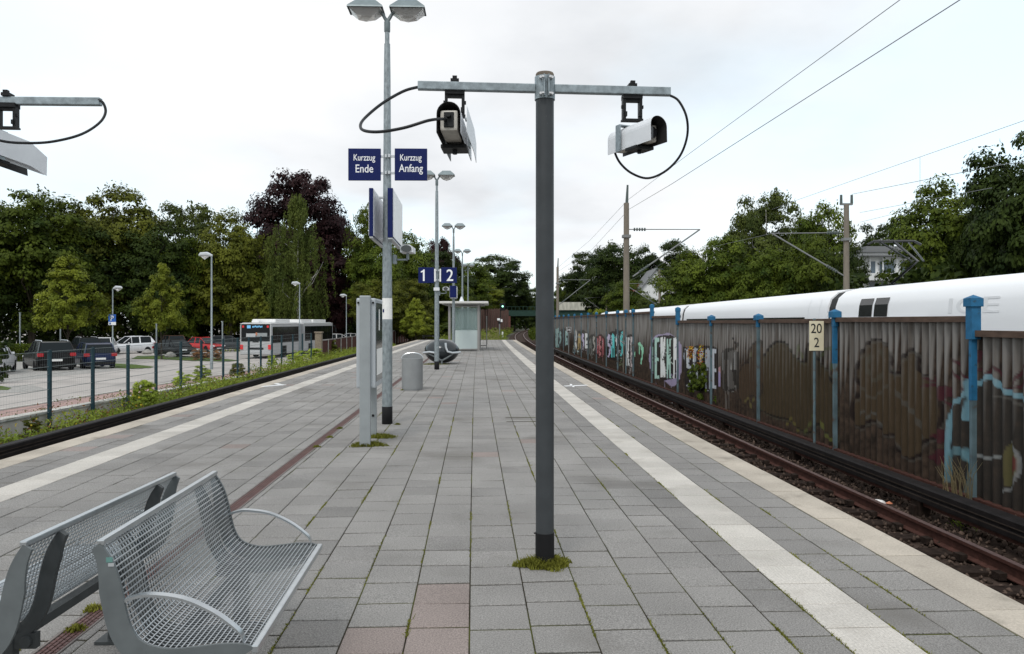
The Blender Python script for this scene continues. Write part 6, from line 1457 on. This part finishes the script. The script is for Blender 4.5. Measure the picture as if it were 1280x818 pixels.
tree(-38, 248, 72, 82, 'broad', 'leaf_deep', 'dark tree cut by the left edge of the picture', GL)
tree(40, 234, 74, 84, 'broad', 'leaf_mid', 'tall leafy green tree at far left behind the parked cars', GL)
tree(100, 285, 60, 87, 'broad', 'leaf_deep', 'dark tree filling the gap behind the left young tree', GL)
tree(142, 240, 66, 91, 'broad', 'leaf_olive', 'tall olive green tree left of the thin topped tree', GL)
tree(195, 275, 56, 89, 'tall', 'leaf_deep', 'dark tree standing behind the right young tree', GL)
tree(232, 250, 56, 97, 'loose', 'leaf_birch', 'thin topped grey green tree between olive and bright green trees', GL)
tree(236, 292, 48, 92, 'tall', 'leaf_mid', 'green tree below the thin topped tree', GL)
tree(288, 272, 48, 92, 'broad', 'leaf_olive', 'bright olive tree left of the copper beech', GL)
tree(310, 315, 42, 94, 'broad', 'leaf_mid', 'lower green tree left of the weeping birch', GL)
tree(374, 218, 77, 108, 'dome', 'leaf_copper', 'big dark purple copper beech', GL, name='copper_beech', squash=.8)
tree(352, 300, 64, 104, 'dome', 'leaf_copper', 'lower dark purple foliage below the copper beech crown', GL, name='copper_beech', squash=.6)
tree(416, 272, 46, 106, 'dome', 'leaf_copper', 'purple beech right of the weeping birch', GL, name='copper_beech', squash=.6)
tree(372, 242, 48, 92, 'weeping', 'leaf_birch', 'pale weeping birch in front of the copper beech', GL, name='birch', bark='bark_birch')
tree(322, 360, 24, 84, 'cone', 'leaf_olive', 'small olive tree just left of the bus roof', GL)
tree(466, 256, 36, 98, 'loose', 'leaf_mid', 'airy green tree right of the copper beech', GL); tree(474, 300, 36, 96, 'broad', 'leaf_mid', 'green tree behind the information case', GL)
tree(500, 292, 46, 104, 'broad', 'leaf_mid', 'green tree behind the station boards', GL); tree(475, 348, 36, 88, 'broad', 'leaf_olive', 'olive tree low behind the first lamp pole', GL)
tree(512, 350, 30, 92, 'broad', 'leaf_olive', 'olive tree low left of the second lamp', GL); tree(550, 300, 24, 126, 'dome', 'leaf_copper', 'small distant purple beech behind the second lamp', GL, name='copper_beech')
tree(545, 318, 40, 118, 'broad', 'leaf_deep', 'dark tree behind the numeral plates', GL); tree(585, 328, 36, 128, 'tall', 'leaf_mid', 'green tree above the shelter roof', GL, base=.5)
tree(622, 320, 36, 245, 'broad', 'leaf_deep', 'big dark rounded tree right of the shelter', GL, base=3); tree(643, 345, 22, 255, 'broad', 'leaf_deep', 'dark tree sloping down to the bridge', GL)
tree(606, 355, 24, 198, 'broad', 'leaf_fresh', 'yellowish tree just right of the shelter roof', GL, base=2.5); tree(563, 350, 32, 108, 'broad', 'leaf_mid', 'green tree directly behind the shelter', GL)
tree(520, 372, 26, 80, 'cone', 'leaf_fresh', 'light green young tree between case and second lamp', GL); tree(657, 370, 14, 290, 'broad', 'leaf_deep', 'dark far tree left of the bridge', GL)
tree(84, 318, 52, 52, 'cone', 'leaf_fresh', 'young conical lime green tree, left of the parking sign', 'young car park trees'); tree(202, 328, 38, 60, 'cone', 'leaf_fresh', 'young conical lime green tree, right of the parking sign', 'young car park trees')
# beyond the bridge and on the right
tree(672, 360, 24, 275, 'broad', 'leaf_deep', 'far dark tree beyond the bridge', GR, squash=.7); tree(700, 362, 22, 270, 'tall', 'leaf_deep', 'far tree beyond the bridge, right of the grey post', GR)
tree(732, 318, 28, 252, 'broad', 'leaf_deep', 'far green tree left of the spiked mast', GR); tree(768, 302, 42, 146, 'broad', 'leaf_deep', 'dark rounded tree behind the spiked mast', GR); tree(712, 345, 18, 262, 'broad', 'leaf_mid', 'green tree at the left end of the right hand trees', GR)
tree(742, 354, 22, 250, 'broad', 'leaf_olive', 'low olive tree over the distant barrier', GR); tree(786, 352, 30, 112, 'broad', 'leaf_mid', 'low green tree beside the spiked mast', GR); tree(745, 376, 14, 104, 'bush', 'leaf_fresh', 'bright green bush just above the distant barrier', GR)
tree(842, 302, 36, 150, 'broad', 'leaf_deep', 'dark tree above the white gabled house', GR); tree(800, 312, 26, 152, 'broad', 'leaf_deep', 'dark tree above the red roof', GR); tree(806, 372, 16, 100, 'loose', 'leaf_birch', 'small pale tree before the red roofed house', GR)
tree(958, 236, 50, 80, 'loose', 'leaf_birch', 'tall drooping tree rising above the clump left of the mast', GR, name='birch', bark='bark_birch'); tree(946, 262, 44, 84, 'broad', 'leaf_birch', 'grey green tree behind the drooping tree', GR)
tree(868, 318, 46, 68, 'broad', 'leaf_mid', 'green tree at the left end of the clump over the train', GR); tree(905, 300, 46, 66, 'broad', 'leaf_mid', 'green tree in the clump over the middle train car', GR); tree(965, 305, 46, 62, 'broad', 'leaf_mid', 'bright green tree in the clump left of the mast', GR)
tree(1028, 248, 42, 74, 'tall', 'leaf_mid', 'tall green tree right behind the two insulator mast', GR); tree(1012, 300, 44, 60, 'broad', 'leaf_mid', 'lower green tree left of the two insulator mast', GR); tree(1060, 300, 26, 68, 'tall', 'leaf_deep', 'dark slim tree beside the villa', GR)
tree(1105, 274, 44, 112, 'loose', 'leaf_deep', 'dark loose tree behind the villa roof', GR); tree(1150, 285, 36, 108, 'broad', 'leaf_deep', 'dark tree behind the villa, right side', GR)
tree(1180, 236, 66, 52, 'broad', 'leaf_mid', 'big leafy green tree right of the villa', GR); tree(1215, 270, 46, 50, 'broad', 'leaf_deep', 'darker tree right of the big leafy tree', GR)
tree(1296, 156, 80, 44, 'broad', 'leaf_deep', 'tall dark tree at the right edge', GR); tree(1254, 196, 44, 47, 'tall', 'leaf_deep', 'dark tree just left of the right edge tree', GR)
# far wood closing the gaps
def wood(name, label, pts, h, n, leaf, size, seed):
    r = np.random.default_rng(seed); P_ = []
    for (xa, ya), (xb, yb) in zip(pts, pts[1:]):
        m = int(n * math.hypot(xb - xa, yb - ya) / 100); u = r.random(m); hh = h * (.75 + .25 * np.sin(u * 9 + xa) * np.sin(u * 23 + seed)); z = -1.5 + hh * r.random(m) ** .8
        P_.append(np.stack([xa + (xb - xa) * u + r.normal(0, .8, m), ya + (yb - ya) * u + r.normal(0, 1.6, m), z], 1))
    p = np.concatenate(P_); v, f = leaves(r, p, unit(r, len(p)) + np.array([0, -.4, .3]), size, .7); return setp(np_mesh(name, v, f, leaf), label, 'wood', kind='stuff')
wood('woodland', 'dark undergrowth behind the parked cars and the bus', [(-150, 55), (-95, 72), (-60, 84), (-40, 98), (-30, 112), (-22, 140)], 7.5, 26000, 'leaf_deep', .5, 1)
wood('woodland', 'dark deep wood behind the car park trees', [(-150, 70), (-110, 82), (-62, 98), (-34, 104), (-22, 140), (-16, 230), (-6, 262)], 12.0, 17000, 'leaf_deep', .8, 2)
wood('woodland', 'undergrowth beyond the train and overhead masts', [(27, 40), (24, 62), (24, 90), (23, 125), (34, 180)], 7.0, 24000, 'leaf_deep', .5, 3)
wood('woodland', 'far wood beyond the bridge', [(-10, 300), (20, 330), (60, 330)], 14.0, 15000, 'leaf_deep', 1.2, 4)
# shrubs
def shrub(px, by, ty, hw, label, leaf, z=None, squash=1.0, off=None, Y=None):
    if Y is None:
        if z is not None: Y = F * (EYE - z) / (by - HY)
        else: Y = pk(px, by).y
    base = EYE - (by - HY) / F * Y
    return tree(px, ty, hw, Y, 'bush', leaf, label, None, 'shrub', base, squash=squash, trunk=False, cat='shrub')
shrub(179, 517, 466, 17, 'bright green bush growing at the green fence, nearest of the trackside bushes', 'leaf_bright', Y=22.3)
shrub(40, 543, 520, 11, 'brownish plant below the left fence post', 'leaf_olive', Y=17.3); shrub(133, 528, 510, 7, 'reddish green weed bush by the concrete wall', 'leaf_rust', Y=19.6)
shrub(252, 480, 455, 13, 'green bush at the foot of the tall lamp', 'leaf_bright', Y=32); shrub(298, 476, 449, 10, 'brown green bush before the rear of the bus', 'leaf_olive', Y=35.5); shrub(228, 489, 462, 12, 'pale green weeds between fence posts near the retaining wall', 'leaf_bright', Y=29.5)
shrub(340, 462, 440, 7, 'young green shrub below the bus bumper', 'leaf_bright', Y=40); shrub(372, 458, 437, 14, 'leafy green shrub below the bus side', 'leaf_bright', Y=44); shrub(392, 452, 432, 12, 'green bush at the brick pillar', 'leaf_bright', Y=49.5); shrub(415, 444, 424, 9, 'small tree like bush before the brown panels', 'leaf_olive', Y=55)
shrub(878, 500, 443, 15, 'tall flowering weed growing against the barrier beneath grey graffiti', 'leaf_mid', Y=24.4); shrub(866, 493, 452, 8, 'slim stalky weed left of the flowering weed', 'leaf_mid', Y=25.6); shrub(900, 507, 492, 8, 'low broad leafed weed right of the flowering weed', 'leaf_mid', Y=23.2)
shrub(-6, 482, 410, 17, 'dark bush at the left edge before the silver car', 'leaf_deep', Y=31); shrub(250, 452, 433, 12, 'dry brown shrub beside the black saloon', 'leaf_rust', Y=58); shrub(270, 451, 436, 10, 'brown shrub behind the tall lamp foot', 'leaf_rust', Y=58)
shrub(530, 424, 402, 20, 'rounded green hedge bush left of the second lamp', 'leaf_fresh', Y=84); shrub(556, 422, 402, 18, 'clipped green bush between second lamp and shelter', 'leaf_mid', Y=86)
hp = pk(14, 452); t = thing('hedge', 'clipped dark hedge behind the silver car at far left', 'hedge', hp); r_ = np.random.default_rng(60); q = r_.uniform(-.5, .5, (9000, 3)) * np.array([4.2, 1.2, 1.3]) + np.array([0, 0, .65])
v, f = leaves(r_, q, unit(r_, 9000), .13, .6); np_mesh('foliage', v, f, 'leaf_mid', parent=t)
# bloom heads on the tall weed by the barrier
for px, y0, y1, lab in ((863, 433, 448, 'yellow red flower head on the left stalk by the barrier'), (876, 431, 462, 'yellow red flower head on the tallest stalk by the barrier'), (886, 438, 458, 'yellow red flower head on the right stalk by the barrier')):
    a, c = at(px, y1, 24.2), at(px, y0, 24.2); n = 170; r_ = np.random.default_rng(px); u = r_.random(n); p = np.stack([a.x + r_.normal(0, .05, n), a.y + r_.normal(0, .05, n), a.z + (c.z - a.z) * u], 1); v, f = leaves(r_, p, unit(r_, n), .06, .7)
    o = np_mesh('flower_stalk', v, f, ['flower_yellow', 'flower_red'], mi=(r_.random(n) > .45).astype(int)); b = MB(); setp(o, lab, 'flower')
# weeds along the left track
def weeds(name, label, o1, o2, y0, y1, n, hmax, leaf, size, seed, zf, power=1.0, aspect=.4):
    r = np.random.default_rng(seed); y = y0 + (y1 - y0) * r.random(n) ** power; o = r.uniform(0, 1, n); dens = .5 + .5 * np.sin(y * 1.7 + 2 * np.sin(y * .53)) * np.cos(y * .71 + seed); keep = (r.random(n) < (.45 + .55 * dens ** .7) * np.clip((y - 8) / 14, .35, 1)); y, o, dens = y[keep], o[keep], dens[keep]; n = len(y); hh = hmax * (.15 + 1.1 * dens) * r.random(n) ** 1.7
    x = np.array([xR(t_) for t_ in y]) + o1 + (o2 - o1) * o; z = np.array([zf(t_) for t_ in y]) + hh; p = np.stack([x, y, z], 1); nr = unit(r, n); nr[:, 2] *= .55
    v, f = leaves(r, p, nr, size, aspect); return setp(np_mesh(name, v, f, leaf), label, 'weeds', kind='stuff')
weeds('weeds', 'yellow green weeds between the left conductor rail and the wall', WOFF + .3, -11.75, 8, 78, 90000, .62, 'leaf_weed', .085, 70, lambda y: -1.06, 1.3)
weeds('weeds', 'low grass in the left track bed beside the platform', -11.4, -8.7, 6, 60, 16000, .16, 'leaf_weed', .06, 71, lambda y: -1.06, 1.5, .25)
weeds('weeds', 'rusty brown weeds among the left trackside plants', WOFF + .3, -12.3, 9, 60, 3500, .62, 'leaf_rust', .08, 72, lambda y: -1.06, 1.3)
weeds('weeds', 'yellow blossoms among the left trackside weeds', WOFF + .3, -12.0, 10, 50, 500, .6, 'flower_yellow', .055, 73, lambda y: -1.0, 1.2, .8)
weeds('weeds', 'climbing weeds on top of the concrete wall', WOFF - .3, WOFF - .05, 12, 50, 3000, .28, 'leaf_olive', .055, 74, lambda y: zpark(y) + .05, 1.2)
weeds('weeds', 'dry dark weeds along the foot of the graffiti barrier', 3.5, 4.1, 8, 70, 5000, .14, 'leaf_olive', .05, 75, lambda y: -1.04, 1.2, .25)
weeds('weeds', 'bright grass at the shelter end of the platform', -6.8, -.6, 66.2, 96, 22000, 1.35, 'leaf_weed', .26, 76, lambda y: -1.06, 1.0, .18)
weeds('weeds', 'pale reeds beyond the end of the platform', -5.2, -1.4, 67.0, 80, 5000, 1.75, 'leaf_dry', .30, 77, lambda y: -1.06, 1.0, .12)
weeds('weeds', 'green scrub left of the distant curving track', -9, -1.2, 90, 190, 15000, 1.4, 'leaf_weed', .4, 78, lambda y: -1.2)
weeds('weeds', 'green scrub right of the distant curving track', 3.2, 6.0, 105, 240, 9000, 1.3, 'leaf_mid', .4, 79, lambda y: -1.2)
weeds('weeds', 'grass tufts on the car park islands', WOFF - 16, WOFF - 1.9, 75, 110, 6000, .25, 'leaf_weed', .2, 80, zpark)
def joint_moss(seed):
    r = np.random.default_rng(seed); P_, H_ = [], []
    offs_ = [-1.53 - .32 * k for k in range(11)] + [-.66, -.92, -1.275]
    for k in range(95):
        o_ = offs_[int(r.integers(0, len(offs_)))]; y0 = 3.4 + 11 * r.random() ** 1.5; m = int(r.integers(25, 140)); yy = y0 + r.uniform(0, r.uniform(.1, .9), m)
        for q in yy: x, y = P(q, o_ + r.normal(0, .004)); P_.append((x, y, -.006)); H_.append(r.uniform(.006, .014) * (2.2 if r.random() < .03 else 1))
    p = np.array(P_); h = np.array(H_); n = len(p); ln = r.normal(0, .5, (n, 2)) * h[:, None]; dd = r.uniform(0, np.pi, n); w_ = r.uniform(.002, .005, n); e_ = np.stack([np.cos(dd) * w_, np.sin(dd) * w_, 0 * w_], 1); tip = p + np.stack([ln[:, 0], ln[:, 1], h], 1)
    v = np.stack([p - e_, p + e_, tip + e_ * .4, tip - e_ * .4], 1).reshape(-1, 3); return setp(np_mesh('joint_moss', v, np.arange(4 * n).reshape(n, 4), 'leaf_moss'), 'thin lines of moss and weeds growing in the paving joints', 'moss', kind='stuff')
joint_moss(91)
# dry grass stalks in front of the nearest barrier post
def stalks(px, by, n, h, leaf, seed, label, Y):
    p0 = at(px, by, Y); r = np.random.default_rng(seed); b = MB()
    for k in range(n):
        a = r.uniform(-1.2, 1.2); hh = h * r.uniform(.5, 1.0); x = p0.x + r.normal(0, .10); y = p0.y + r.normal(0, .12); b.tube([(x, y, p0.z), (x - .03, y + .12 * a * hh, p0.z + hh * .6), (x - .06, y + .5 * a * hh, p0.z + hh)], [.006, .005, .002], 3, caps=False)
    return setp(b.build('dry_grass', leaf), label, 'grass', kind='stuff')
stalks(1199, 622, 34, .62, 'leaf_dry', 5, 'pale dry grass stalks at the foot of the nearest blue post', 11.0); q = gp(1212, 656, -1.03)
stalks(1213, 659, 60, .10, 'leaf_weed', 6, 'bright green moss patch by the conductor rail', F * 2.62 / (656 - HY))
